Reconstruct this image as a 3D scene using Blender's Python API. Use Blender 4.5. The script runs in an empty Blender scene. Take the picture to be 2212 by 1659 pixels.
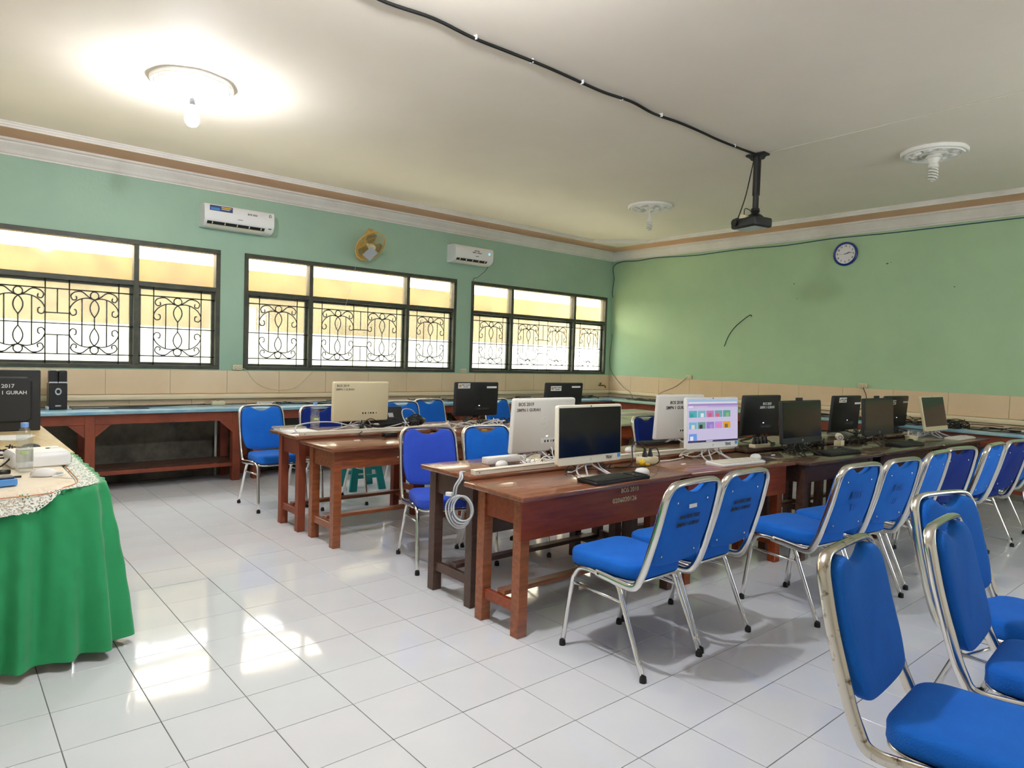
import bpy, bmesh, math, random
from mathutils import Vector, Matrix
rng = random.Random(7)
sc = bpy.context.scene
C = sc.collection
PI = math.pi

# ------------------------------------------------------------------ camera
cam_d = bpy.data.cameras.new('camera')
cam = bpy.data.objects.new('camera', cam_d)
C.objects.link(cam)
_R = Vector((0.75949464, -0.64974172, 0.03167936))
_U = Vector((0.00092438, 0.04977691, 0.99875993))
_F = Vector((0.6505129, 0.75852354, -0.0384059))
CAM = Vector((-0.32034, -3.19806, 1.34386))
cam.matrix_world = Matrix(((_R.x, _U.x, -_F.x, CAM.x), (_R.y, _U.y, -_F.y, CAM.y), (_R.z, _U.z, -_F.z, CAM.z), (0, 0, 0, 1)))
cam_d.sensor_fit = 'HORIZONTAL'
cam_d.sensor_width = 36.0
FPX = 1459.37
cam_d.lens = FPX * 36.0 / 2212.0
cam_d.clip_start = 0.05
cam_d.clip_end = 200
sc.camera = cam
# ------------------------------------------------------------------ light
SKY = 5.2
BULB = 195.0
w = bpy.data.worlds.new('sky')
sc.world = w
w.use_nodes = True
bg = w.node_tree.nodes['Background']
bg.inputs[0].default_value = (0.93, 0.97, 1.0, 1)
bg.inputs[1].default_value = SKY
sun_d = bpy.data.lights.new('sun', 'SUN')
sun_d.energy = 7.0
sun_d.angle = math.radians(3)
sun_d.color = (1.0, 0.95, 0.86)
sun = bpy.data.objects.new('sun', sun_d)
C.objects.link(sun)
sun.rotation_euler = (math.radians(17), math.radians(4), 0)   # high sun from over the roof onto the yard wall
sc.view_settings.view_transform = 'Standard'
sc.view_settings.look = 'None'
sc.view_settings.gamma = 1.0
sc.view_settings.use_curve_mapping = False
sc.view_settings.exposure = 1.22
sc.cycles.use_adaptive_sampling = True
sc.cycles.adaptive_threshold = 0.1
sc.cycles.max_bounces = 7
sc.cycles.diffuse_bounces = 4
sc.cycles.glossy_bounces = 4
sc.cycles.transparent_max_bounces = 8
sc.cycles.sample_clamp_indirect = 6.0
sc.cycles.caustics_reflective = False
sc.cycles.caustics_refractive = False

# ------------------------------------------------------------------ materials
def lin(r, g, b):
    def f(v):
        v /= 255.0
        return v / 12.92 if v <= 0.04045 else ((v + 0.055) / 1.055) ** 2.4
    return (f(r), f(g), f(b), 1.0)

def M(name, rgb, rough=0.5, metal=0.0, spec=0.5, var=None, vscale=6.0, bump=0.0, bscale=80.0, coat=0.0,
      stretch=None, emit=None, estr=0.0, sheen=0.0, alpha=None, trans=0.0, vlo=0.38, vhi=0.68, detail=5.0):
    m = bpy.data.materials.new(name)
    m.use_nodes = True
    nt = m.node_tree
    b = nt.nodes['Principled BSDF']
    col = lin(*rgb)
    b.inputs['Base Color'].default_value = col
    b.inputs['Roughness'].default_value = rough
    b.inputs['Metallic'].default_value = metal
    b.inputs['Specular IOR Level'].default_value = spec
    b.inputs['Coat Weight'].default_value = coat
    b.inputs['Coat Roughness'].default_value = 0.08
    if sheen:
        b.inputs['Sheen Weight'].default_value = sheen
    if trans:
        b.inputs['Transmission Weight'].default_value = trans
    if emit:
        b.inputs['Emission Color'].default_value = lin(*emit)
        b.inputs['Emission Strength'].default_value = estr
        if estr < 50:
            m.cycles.emission_sampling = 'NONE'
    if var or bump:
        tc = nt.nodes.new('ShaderNodeTexCoord')
        src = tc.outputs['Object']
        if stretch:
            mp = nt.nodes.new('ShaderNodeMapping')
            mp.inputs['Scale'].default_value = stretch
            nt.links.new(src, mp.inputs[0])
            src = mp.outputs[0]
    if var:
        n = nt.nodes.new('ShaderNodeTexNoise')
        n.inputs['Scale'].default_value = vscale
        n.inputs['Detail'].default_value = detail
        n.inputs['Roughness'].default_value = 0.6
        nt.links.new(src, n.inputs['Vector'])
        r = nt.nodes.new('ShaderNodeValToRGB')
        r.color_ramp.elements[0].position = vlo
        r.color_ramp.elements[1].position = vhi
        r.color_ramp.elements[0].color = col
        r.color_ramp.elements[1].color = lin(*var)
        nt.links.new(n.outputs['Fac'], r.inputs[0])
        nt.links.new(r.outputs[0], b.inputs['Base Color'])
    if bump:
        n2 = nt.nodes.new('ShaderNodeTexNoise')
        n2.inputs['Scale'].default_value = bscale
        n2.inputs['Detail'].default_value = 3.0
        nt.links.new(src, n2.inputs['Vector'])
        bp = nt.nodes.new('ShaderNodeBump')
        bp.inputs['Strength'].default_value = bump
        bp.inputs['Distance'].default_value = 0.01
        nt.links.new(n2.outputs['Fac'], bp.inputs['Height'])
        nt.links.new(bp.outputs[0], b.inputs['Normal'])
    return m

mt = {}
mt['tile'] = M('floor_tile', (228, 230, 236), 0.07, spec=0.6, var=(222, 224, 230), vscale=1.3, bump=0.05, bscale=5.0)
mt['grout'] = M('grout', (105, 105, 106), 0.8)
mt['green'] = M('green_paint', (178, 208, 168), 0.55, spec=0.3, var=(169, 200, 161), vscale=1.1, bump=0.12, bscale=30)
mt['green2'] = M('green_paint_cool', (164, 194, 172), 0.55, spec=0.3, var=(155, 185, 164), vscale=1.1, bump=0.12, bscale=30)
mt['cement'] = M('dark_cement', (134, 128, 112), 0.7, var=(74, 69, 60), vscale=3.0, bump=0.3, bscale=25, detail=8)
mt['dado'] = M('beige_tile', (232, 206, 170), 0.25, spec=0.5, var=(226, 198, 163), vscale=2.0)
mt['ledge'] = M('cream_tile', (236, 216, 180), 0.3)
mt['ceil'] = M('ceiling_paint', (240, 230, 216), 0.7, spec=0.2, var=(234, 224, 210), vscale=0.6, bump=0.05, bscale=6)
mt['cornice'] = M('cornice_white', (232, 226, 218), 0.5, spec=0.3, var=(222, 215, 207), vscale=3, bump=0.1, bscale=40)
mt['orange'] = M('orange_paint', (230, 180, 144), 0.55, spec=0.3, var=(223, 172, 136), vscale=2)
mt['rosette'] = M('rosette_plaster', (238, 236, 230), 0.5, spec=0.3)
mt['plaster'] = M('white_plaster', (226, 222, 210), 0.5, spec=0.3)
mt['winframe'] = M('dark_green_wood', (62, 66, 56), 0.45, spec=0.4, var=(82, 80, 68), vscale=9, bump=0.1, bscale=60)
mt['iron'] = M('black_iron', (26, 23, 19), 0.5, var=(46, 38, 26), vscale=12)
mt['chrome'] = M('chrome', (226, 224, 220), 0.14, metal=1.0)
mt['rust'] = M('worn_chrome', (206, 200, 190), 0.2, metal=1.0, var=(96, 80, 66), vscale=34, vlo=0.56, vhi=0.68)
mt['blue'] = M('blue_fabric', (30, 108, 206), 0.85, spec=0.15, var=(26, 99, 196), vscale=5, bump=0.25, bscale=220, sheen=0.05)
mt['violet'] = M('violet_blue_fabric', (54, 86, 198), 0.85, spec=0.15, var=(48, 78, 188), vscale=5, bump=0.25, bscale=220, sheen=0.05)
mt['navy'] = M('navy_shaded_fabric', (20, 46, 128), 0.85, spec=0.15, var=(16, 38, 114), vscale=5, bump=0.25, bscale=220, sheen=0.05)  # navy puts the shade on the dark chairs at right into the colour
mt['rubber'] = M('black_rubber', (22, 22, 24), 0.6)
mt['wood_red'] = M('red_brown_wood', (150, 68, 32), 0.36, spec=0.4, var=(122, 50, 24), vscale=5, stretch=(1.0, 9.0, 9.0), bump=0.06, bscale=30, coat=0.08)
mt['wood_top'] = M('brown_varnish_top', (140, 88, 62), 0.22, spec=0.5, var=(110, 64, 44), vscale=4, stretch=(1.0, 8.0, 8.0), bump=0.05, bscale=20, coat=0.4)
mt['wood_dark'] = M('dark_brown_wood', (84, 58, 46), 0.38, spec=0.5, var=(64, 42, 34), vscale=5, stretch=(1.0, 9.0, 9.0), bump=0.06, bscale=30)
mt['wood_dtop'] = M('dark_varnish_top', (92, 70, 56), 0.22, spec=0.5, var=(70, 50, 40), vscale=4, stretch=(1.0, 8.0, 8.0), coat=0.4)
mt['wood_orange'] = M('orange_brown_wood', (158, 88, 48), 0.35, spec=0.5, var=(118, 62, 36), vscale=5, stretch=(1.0, 9.0, 9.0), bump=0.06, bscale=30, coat=0.2)
mt['wood_brick'] = M('brick_brown_paint', (142, 70, 46), 0.5, spec=0.4, var=(120, 58, 40), vscale=6)
mt['blue_top'] = M('worn_blue_reflect_top', (112, 164, 192), 0.25, spec=0.5, var=(164, 196, 200), vscale=3, coat=0.3)  # worn blue paint, lightened to carry the reflection on the bench top
mt['green_top'] = M('pale_green_top', (150, 190, 172), 0.25, spec=0.5, var=(168, 200, 182), vscale=3, coat=0.3)
mt['pale_reflect_top'] = M('pale_wall_reflect_top', (176, 184, 150), 0.3, spec=0.5, var=(160, 166, 136), vscale=3, coat=0.3)  # greenish paleness is the wall's reflection put into the desk top colour
mt['wood_pale'] = M('pale_wood', (206, 184, 138), 0.45, var=(188, 164, 118), vscale=5, stretch=(8.0, 1.0, 8.0))
mt['white'] = M('white_plastic', (232, 232, 232), 0.35)
mt['offwhite'] = M('offwhite_plastic', (226, 220, 204), 0.4)
mt['cream'] = M('cream_plastic', (224, 212, 176), 0.4)
mt['ivory'] = M('ivory_plastic', (238, 231, 210), 0.4)
mt['palewhite'] = M('pale_white_plastic', (228, 227, 224), 0.4)
mt['silver'] = M('silver_plastic', (196, 198, 206), 0.35, metal=0.3)
mt['black'] = M('black_plastic', (20, 20, 21), 0.4)
mt['dblack'] = M('charcoal_plastic', (34, 36, 37), 0.5)
mt['screen'] = M('dark_glass_screen', (12, 13, 15), 0.12, spec=0.5)
mt['ink'] = M('dark_ink', (38, 36, 44), 0.7)
mt['faint'] = M('faint_scrawl', (22, 84, 166), 0.85)
mt['ink2'] = M('faint_ink', (96, 96, 90), 0.7)
mt['stencil'] = M('cream_stencil', (236, 214, 160), 0.7, var=(200, 170, 120), vscale=60)
mt['wlabel'] = M('white_paint_print', (214, 216, 218), 0.6)
mt['paper'] = M('white_paper', (238, 238, 238), 0.8)
mt['yellow'] = M('yellow_tape', (240, 200, 40), 0.5)
mt['grey_cable'] = M('grey_cable', (196, 200, 208), 0.45)
mt['black_cable'] = M('black_cable', (18, 18, 18), 0.5)
mt['navy_cable'] = M('blue_cable', (44, 78, 104), 0.5)
mt['teal'] = M('teal_plastic', (22, 138, 138), 0.4)
mt['cloth_green'] = M('green_satin', (38, 150, 92), 0.6, spec=0.3, var=(32, 138, 82), vscale=4, bump=0.15, bscale=12, sheen=0.2)
mt['cloth_beige'] = M('beige_satin', (238, 222, 196), 0.55, bump=0.3, bscale=30, sheen=0.2)
mt['gold'] = M('orange_thread', (206, 128, 70), 0.6)
mt['tan'] = M('tan_plastic', (206, 168, 90), 0.4)
mt['brass'] = M('dull_brass', (110, 92, 60), 0.45, metal=0.8)
mt['clockblue'] = M('blue_clock_rim', (24, 52, 140), 0.3)
mt['lightblue'] = M('light_blue_plastic', (84, 148, 220), 0.4)
mt['bottlecap'] = M('pale_blue_cap', (120, 160, 232), 0.4)
mt['led'] = M('blue_white_led', (220, 230, 255), 0.4, emit=(200, 220, 255), estr=1.2)
mt['bulb_on'] = M('glowing_bulb', (255, 255, 255), 0.4, emit=(247, 250, 255), estr=BULB)
mt['bulb_on2'] = M('glowing_bulb_front', (255, 255, 255), 0.4, emit=(247, 250, 255), estr=BULB * 2.5)
mt['bulb_off'] = M('unlit_white_bulb', (232, 230, 222), 0.3)
mt['pvc'] = M('white_pipe', (214, 212, 206), 0.4)
mt['outwall_w'] = M('bright_outside_plaster', (244, 242, 232), 0.8, var=(236, 228, 200), vscale=2)
mt['outwall_y'] = M('stained_outside_plaster', (122, 102, 64), 0.8, var=(86, 60, 28), vscale=2.2, detail=8, vlo=0.45, vhi=0.75)
mt['ground'] = M('outside_ground', (236, 230, 216), 0.8)

def glass_mat(name, tint, haze, gloss=0.07):
    m = bpy.data.materials.new(name)
    m.use_nodes = True
    nt = m.node_tree
    nt.nodes.clear()
    out = nt.nodes.new('ShaderNodeOutputMaterial')
    tr = nt.nodes.new('ShaderNodeBsdfTransparent')
    tr.inputs[0].default_value = lin(*tint)
    tl = nt.nodes.new('ShaderNodeBsdfTranslucent')
    tl.inputs[0].default_value = lin(244, 236, 214)
    gl = nt.nodes.new('ShaderNodeBsdfGlossy')
    gl.inputs['Roughness'].default_value = 0.05
    mx = nt.nodes.new('ShaderNodeMixShader')
    mx.inputs[0].default_value = haze
    mx2 = nt.nodes.new('ShaderNodeMixShader')
    mx2.inputs[0].default_value = gloss
    nt.links.new(tr.outputs[0], mx.inputs[1])
    nt.links.new(tl.outputs[0], mx.inputs[2])
    nt.links.new(mx.outputs[0], mx2.inputs[1])
    nt.links.new(gl.outputs[0], mx2.inputs[2])
    nt.links.new(mx2.outputs[0], out.inputs[0])
    return m
mt['glass'] = glass_mat('window_glass', (250, 252, 250), 0.05, 0.05)
mt['glass_dirty'] = glass_mat('dusty_window_glass', (250, 240, 222), 0.05, 0.03)
mt['bottle'] = glass_mat('clear_bottle_plastic', (251, 253, 254), 0.04, 0.1)
mt['water'] = glass_mat('clear_water', (248, 251, 253), 0.1, 0.03)
mt['film'] = glass_mat('clear_film', (240, 242, 246), 0.3, 0.1)

def lace_mat():
    m = bpy.data.materials.new('white_lace')
    m.use_nodes = True
    nt = m.node_tree
    b = nt.nodes['Principled BSDF']
    b.inputs['Base Color'].default_value = lin(242, 242, 234)
    b.inputs['Roughness'].default_value = 0.8
    tc = nt.nodes.new('ShaderNodeTexCoord')
    v = nt.nodes.new('ShaderNodeTexVoronoi')
    v.inputs['Scale'].default_value = 130.0
    nt.links.new(tc.outputs['Object'], v.inputs['Vector'])
    r = nt.nodes.new('ShaderNodeValToRGB')
    r.color_ramp.elements[0].position = 0.36
    r.color_ramp.elements[0].color = (0, 0, 0, 1)
    r.color_ramp.elements[1].position = 0.5
    nt.links.new(v.outputs['Distance'], r.inputs[0])
    nt.links.new(r.outputs[0], b.inputs['Alpha'])
    return m
mt['lace'] = lace_mat()

# ------------------------------------------------------------------ helpers
def link(o, parent=None):
    C.objects.link(o)
    if parent is not None:
        o.parent = parent
    return o

def obj(name, bm, mat, parent=None, smooth=False, auto=None):
    me = bpy.data.meshes.new(name)
    bm.normal_update()
    bm.to_mesh(me)
    bm.free()
    mats = mat if isinstance(mat, (list, tuple)) else [mat]
    for k in mats:
        me.materials.append(mt[k] if isinstance(k, str) else k)
    if smooth:
        me.polygons.foreach_set('use_smooth', [True] * len(me.polygons))
        if auto is not None:
            try:
                me.set_sharp_from_angle(angle=math.radians(auto))
            except Exception:
                pass
    return link(bpy.data.objects.new(name, me), parent)

def tag(o, label, cat, group=None):
    o['label'] = label
    o['category'] = cat
    if group:
        o['group'] = group
    return o

def thing(name, label, cat, loc=(0, 0, 0), rotz=0.0, group=None):
    o = bpy.data.objects.new(name, None)
    o.empty_display_size = 0.1
    C.objects.link(o)
    o.location = loc
    o.rotation_euler = (0, 0, rotz)
    return tag(o, label, cat, group)

def struct(o):
    o['kind'] = 'structure'
    return o

def B():
    return bmesh.new()

def box(bm, x0, x1, y0, y1, z0, z1, bevel=0.0, seg=1, mi=0, mtx=None):
    vs = [bm.verts.new((x, y, z)) for x in (x0, x1) for y in (y0, y1) for z in (z0, z1)]
    idx = ((0, 1, 3, 2), (4, 6, 7, 5), (0, 4, 5, 1), (2, 3, 7, 6), (0, 2, 6, 4), (1, 5, 7, 3))
    fs = [bm.faces.new([vs[i] for i in f]) for f in idx]
    for f in fs:
        f.material_index = mi
    if bevel > 0:
        es = list({e for f in fs for e in f.edges})
        r = bmesh.ops.bevel(bm, geom=es, offset=bevel, segments=seg, profile=0.5, affect='EDGES', clamp_overlap=True)
        for f in r['faces']:
            f.material_index = mi
        vs = list({v for f in r['faces'] for v in f.verts} | {v for v in vs if v.is_valid})
    if mtx is not None:
        bmesh.ops.transform(bm, matrix=mtx, verts=[v for v in vs if v.is_valid])
    return vs

def bxo(name, dims, mat, parent=None, bevel=0.0, seg=1, mtx=None, smooth=False):
    bm = B()
    box(bm, *dims, bevel=bevel, seg=seg, mtx=mtx)
    return obj(name, bm, mat, parent, smooth, 40 if smooth else None)

def prism(bm, pts, axis, a0, a1, mi=0):
    """extrude closed 2D polygon pts along axis (0 x,1 y,2 z) from a0 to a1"""
    def P(p, a):
        if axis == 0: return (a, p[0], p[1])
        if axis == 1: return (p[0], a, p[1])
        return (p[0], p[1], a)
    A = [bm.verts.new(P(p, a0)) for p in pts]
    Bv = [bm.verts.new(P(p, a1)) for p in pts]
    n = len(pts)
    fs = [bm.faces.new(A), bm.faces.new(list(reversed(Bv)))]
    for i in range(n):
        fs.append(bm.faces.new((A[i], Bv[i], Bv[(i + 1) % n], A[(i + 1) % n])))
    for f in fs:
        f.material_index = mi
    bmesh.ops.recalc_face_normals(bm, faces=fs)
    return A + Bv

def smooth_path(pts, k=6, closed=False):
    P = [Vector(p) for p in pts]
    n = len(P)
    out = []
    rngi = range(n) if closed else range(n - 1)
    for i in rngi:
        p0 = P[(i - 1) % n] if (closed or i > 0) else P[0] * 2 - P[1]
        p1 = P[i]
        p2 = P[(i + 1) % n]
        p3 = P[(i + 2) % n] if (closed or i + 2 < n) else P[-1] * 2 - P[-2]
        for j in range(k):
            t = j / k
            out.append(0.5 * ((2 * p1) + (p2 - p0) * t + (2 * p0 - 5 * p1 + 4 * p2 - p3) * t * t + (3 * p1 - p0 - 3 * p2 + p3) * t ** 3))
    if not closed:
        out.append(P[-1])
    return out

def tube(bm, pts, rx, ry=None, axis0=None, n=8, closed=False, caps=True, mi=0):
    ry = rx if ry is None else ry
    P = [Vector(p) for p in pts]
    m = len(P)
    T = []
    for i in range(m):
        if closed:
            t = P[(i + 1) % m] - P[(i - 1) % m]
        else:
            t = P[min(i + 1, m - 1)] - P[max(i - 1, 0)]
        if t.length < 1e-9:
            t = Vector((0, 0, 1))
        T.append(t.normalized())
    a = Vector(axis0) if axis0 is not None else (Vector((0, 0, 1)) if abs(T[0].z) < 0.9 else Vector((1, 0, 0)))
    a = (a - T[0] * a.dot(T[0])).normalized()
    rings = []
    for i in range(m):
        if i > 0:
            q = T[i - 1].rotation_difference(T[i])
            a = q @ a
            a = (a - T[i] * a.dot(T[i])).normalized()
        b = T[i].cross(a)
        rings.append([bm.verts.new(P[i] + a * (ry * math.cos(2 * PI * j / n)) + b * (rx * math.sin(2 * PI * j / n))) for j in range(n)])
    fs = []
    for i in range(m if closed else m - 1):
        A, D = rings[i], rings[(i + 1) % m]
        for j in range(n):
            fs.append(bm.faces.new((A[j], A[(j + 1) % n], D[(j + 1) % n], D[j])))
    if caps and not closed:
        fs.append(bm.faces.new(list(reversed(rings[0]))))
        fs.append(bm.faces.new(rings[-1]))
    for f in fs:
        f.material_index = mi
    bmesh.ops.recalc_face_normals(bm, faces=fs)
    return fs

def lathe(bm, prof, n=24, cx=0.0, cy=0.0, mtx=None, mi=0, fz=None):
    """prof: list of (r, z)"""
    rings = []
    allv = []
    for r, z in prof:
        if r < 1e-6:
            v = bm.verts.new((cx, cy, z))
            rings.append([v])
            allv.append(v)
        else:
            ring = []
            for j in range(n):
                a = 2 * PI * j / n
                rr = r * (fz(a, r, z) if fz else 1.0)
                ring.append(bm.verts.new((cx + rr * math.cos(a), cy + rr * math.sin(a), z)))
            rings.append(ring)
            allv += ring
    fs = []
    for A, D in zip(rings[:-1], rings[1:]):
        if len(A) == 1 and len(D) == 1:
            continue
        for j in range(n):
            k = (j + 1) % n
            if len(A) == 1:
                fs.append(bm.faces.new((A[0], D[k], D[j])))
            elif len(D) == 1:
                fs.append(bm.faces.new((A[j], A[k], D[0])))
            else:
                fs.append(bm.faces.new((A[j], A[k], D[k], D[j])))
    for f in fs:
        f.material_index = mi
    bmesh.ops.recalc_face_normals(bm, faces=fs)
    if mtx is not None:
        bmesh.ops.transform(bm, matrix=mtx, verts=allv)
    return allv

def inset2d(pts, d):
    n = len(pts)
    out = []
    for i in range(n):
        p0, p1, p2 = Vector(pts[i - 1]), Vector(pts[i]), Vector(pts[(i + 1) % n])
        t = (p2 - p0)
        t.normalize()
        nrm = Vector((-t.y, t.x))          # inward for CCW
        out.append((p1.x + nrm.x * d, p1.y + nrm.y * d))
    return out

def pad(bm, outline, profile, mapf, mi=0):
    """closed CCW 2D outline; profile list of (inset, height); mapf(u,v,h)->xyz. both ends capped"""
    rings = []
    for ins, h in profile:
        pp = inset2d(outline, ins) if ins else outline
        rings.append([bm.verts.new(mapf(u, v, h)) for u, v in pp])
    n = len(outline)
    fs = []
    for A, D in zip(rings[:-1], rings[1:]):
        for j in range(n):
            fs.append(bm.faces.new((A[j], A[(j + 1) % n], D[(j + 1) % n], D[j])))
    fs.append(bm.faces.new(list(reversed(rings[0]))))
    fs.append(bm.faces.new(rings[-1]))
    for f in fs:
        f.material_index = mi
    bmesh.ops.recalc_face_normals(bm, faces=fs)

def rrect(x0, x1, y0, y1, r, k=5):
    pts = []
    for cx, cy, a0 in ((x1 - r, y0 + r, -90), (x1 - r, y1 - r, 0), (x0 + r, y1 - r, 90), (x0 + r, y0 + r, 180)):
        for i in range(k + 1):
            a = math.radians(a0 + 90 * i / k)
            pts.append((cx + r * math.cos(a), cy + r * math.sin(a)))
    return pts

def text(name, body, size, mat, parent, loc, rx, rz=0.0, ry=0.0, align='CENTER', depth=0.0006, shear=0.0, wscale=1.0):
    cu = bpy.data.curves.new('lettering', 'FONT')
    cu.body = body
    cu.size = size
    cu.align_x = align
    cu.align_y = 'CENTER'
    cu.extrude = depth
    cu.shear = shear
    cu.resolution_u = 2
    cu.offset = size * 0.018
    tmp = bpy.data.objects.new('tmp_text', cu)
    C.objects.link(tmp)
    dg = bpy.context.evaluated_depsgraph_get()
    dg.update()
    me = bpy.data.meshes.new_from_object(tmp.evaluated_get(dg))
    bpy.data.objects.remove(tmp)
    bpy.data.curves.remove(cu)
    me.name = name
    me.materials.clear()
    me.materials.append(mt[mat])
    o = bpy.data.objects.new(name, me)
    o.location = loc
    o.rotation_euler = (rx, ry, rz)
    o.scale = (wscale, 1, 1)
    return link(o, parent)

def cable(name, label, pts, r, mat, cat='cable', k=6, n=6, group=None, parent=None):
    bm = B()
    tube(bm, smooth_path(pts, k), r, n=n)
    o = obj(name, bm, mat, parent, True)
    if parent is None:
        tag(o, label, cat, group)
    return o

# ------------------------------------------------------------------ room
YW, XR = 4.428, 8.384
XL, YB = -2.7, -4.6
ZD, ZC, ZCEIL = 1.108, 3.013, 3.20
WINS = ((-0.84, 2.03), (2.285, 5.16), (5.416, 8.262))
WZ0, WZ1, WT0, WT1 = 1.122, 2.403, 1.952, 1.998
WT = 0.16
TS = 0.30

# floor: grout bed + tiles
bm = B()
box(bm, XL - 0.2, XR + 0.2, YB - 0.2, YW + 0.2, -0.12, -0.0022)
floor = struct(obj('floor', bm, 'grout'))
tb = B()
h = TS / 2 - 0.0016
box(tb, -h, h, -h, h, -0.006, 0.0, 0.0009)
tme = bpy.data.meshes.new('tile')
tb.to_mesh(tme)
tb.free()
tme.materials.append(mt['tile'])

def proj(p):
    d = Vector(p) - CAM
    z = d.dot(_F)
    if z < 0.2:
        return None
    return (1106 + FPX * d.dot(_R) / z, 829.5 - FPX * d.dot(_U) / z, z)
cells = []
for i in range(int(XL / TS) - 1, int(XR / TS) + 1):
    for j in range(int(YB / TS) - 1, int(YW / TS) + 1):
        cx, cy = (i + 0.5) * TS, (j + 0.5) * TS
        if cx < XL or cx > XR or cy < YB or cy > YW:
            continue
        q = proj((cx, cy, 0))
        vis = 0.0
        if q and -60 < q[0] < 2270 and 700 < q[1] < 1720:
            vis = 1.0 / q[2]
        cells.append((vis, cx, cy))
cells.sort(reverse=True)
rest = B()
for n_, (vis, cx, cy) in enumerate(cells):
    ax, ay = rng.gauss(0, 0.0016), rng.gauss(0, 0.0016)
    if n_ < 300 and vis > 0:
        o = bpy.data.objects.new('tile', tme)
        o.location = (cx, cy, rng.uniform(-0.0003, 0.0003))
        o.rotation_euler = (ax, ay, 0)
        link(o, floor)
    else:
        box(rest, -h, h, -h, h, -0.006, 0.0, mtx=Matrix.Translation((cx, cy, 0)) @ Matrix.Rotation(ax, 4, 'X') @ Matrix.Rotation(ay, 4, 'Y'))
o = obj('tile_field', rest, 'tile', floor)
o['kind'] = 'stuff'

# window wall (left in the picture)
bm = B()
x_edges = [XL - 0.2]
for a, b in WINS:
    x_edges += [a, b]
x_edges.append(XR + 0.2)
box(bm, x_edges[0], x_edges[-1], YW, YW + WT, 0.0, 0.745, mi=1)
box(bm, x_edges[0], x_edges[-1], YW, YW + WT, 0.745, WZ0)
box(bm, x_edges[0], x_edges[-1], YW, YW + WT, WZ1, ZCEIL + 0.1)
for a, b in ((x_edges[0], x_edges[1]), (x_edges[2], x_edges[3]), (x_edges[4], x_edges[5]), (x_edges[6], x_edges[7])):
    box(bm, a, b, YW, YW + WT, WZ0, WZ1)
wall_left = struct(obj('wall_left', bm, ['green2', 'cement']))
bm = B()
box(bm, XR, XR + WT, YB - 0.2, YW + 0.0, 0.745, ZCEIL + 0.1)
box(bm, XR, XR + WT, YB - 0.2, YW + 0.0, 0.0, 0.745, mi=1)
wall_right = struct(obj('wall_right', bm, ['green', 'cement']))
bm = B()
RW0, RW1 = 4.6, 6.1
box(bm, XL - 0.2, XR + 0.2, YB - WT, YB, 0.0, WZ0)
box(bm, XL - 0.2, XR + 0.2, YB - WT, YB, WZ1, ZCEIL + 0.1)
box(bm, XL - 0.2, RW0, YB - WT, YB, WZ0, WZ1)
box(bm, RW1, XR + 0.2, YB - WT, YB, WZ0, WZ1)
struct(obj('wall_rear', bm, 'plaster'))
rw = bpy.data.objects.new('window_4', None)  # added window in the unseen rear wall, lets in fill light
C.objects.link(rw)
rw['kind'] = 'structure'
rw.location = (RW0, YB, WZ0)
for k_ in range(3):
    x_ = (RW1 - RW0 - 0.05) * k_ / 2
    bxo('mullion', (x_, x_ + 0.05, -0.1, 0.0, 0.0, WZ1 - WZ0), 'winframe', rw)
    if k_ < 2:
        x2 = (RW1 - RW0 - 0.05) * (k_ + 1) / 2
        bxo('pane', (x_ + 0.05, x2, -0.06, -0.056, 0.0, WZ1 - WZ0), 'glass', rw)
bm = B()
box(bm, XL - WT, XL, YB, YW, 0.0, ZCEIL + 0.1)
struct(obj('wall_near', bm, 'plaster'))

# dado tiles, each its own piece
def dado(wall, along_x, joints, z0, z1):
    for a, b in zip(joints[:-1], joints[1:]):
        a, b = min(a, b), max(a, b)
        g = 0.0014
        bm = B()
        if along_x:
            box(bm, a + g, b - g, YW - 0.010, YW + 0.001, z0, z1, 0.0012)
        else:
            box(bm, XR - 0.010, XR + 0.001, a + g, b - g, z0, z1, 0.0012)
        obj('tile', bm, 'dado', wall)
jw = [-2.48, -1.9, -1.33, -0.76, -0.185, 0.39, 0.96, 1.544, 2.115, 2.69, 3.262, 3.832, 4.393, 4.951, 5.52, 6.085, 6.644, 7.22, 7.783, XR - 0.011]
jr = [YW - 0.011, 3.951, 3.383, 2.816, 2.256, 1.684, 1.111, 0.543, -0.045, -0.624, -1.197, -1.77, -2.34, -2.91, -3.48]
dado(wall_left, True, jw, 0.862, ZD)
dado(wall_right, False, jr, 0.862, ZD)
jw2 = [x + 0.21 for x in jw[:-1]] + [XR - 0.011]
jr2 = [YW - 0.011] + [y - 0.25 for y in jr[1:]]
dado(wall_left, True, jw2, 0.748, 0.805)
dado(wall_right, False, jr2, 0.748, 0.805)
bm = B()
box(bm, XL, XR, YW - 0.055, YW + 0.001, 0.806, 0.858, 0.008, 2)
struct(obj('trim_1', bm, 'ledge', None, True, 40))
bm = B()
box(bm, XR - 0.055, XR + 0.001, YB, YW - 0.056, 0.806, 0.858, 0.008, 2)
struct(obj('trim_2', bm, 'ledge', None, True, 40))
# dark plinth under the bench along the window wall
bm = B()
box(bm, XL, XR, YW - 0.16, YW + 0.001, 0.0, 0.09, 0.01)
struct(obj('baseboard_left', bm, 'cement'))

# ceiling with tray
SOFF, IN = 3.15, 0.445
bm = B()
box(bm, XL - 0.2, XR + 0.2, YB - 0.2, YW + 0.2, ZCEIL, ZCEIL + 0.1)
ceiling = struct(obj('ceiling', bm, 'ceil'))
# orange soffit band
bm = B()
box(bm, XL, XR, YW - IN, YW, SOFF, ZCEIL)
struct(obj('trim_3', bm, 'orange'))
bm = B()
box(bm, XR - IN, XR, YB, YW - IN, SOFF, ZCEIL)
struct(obj('trim_4', bm, 'orange'))
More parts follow.
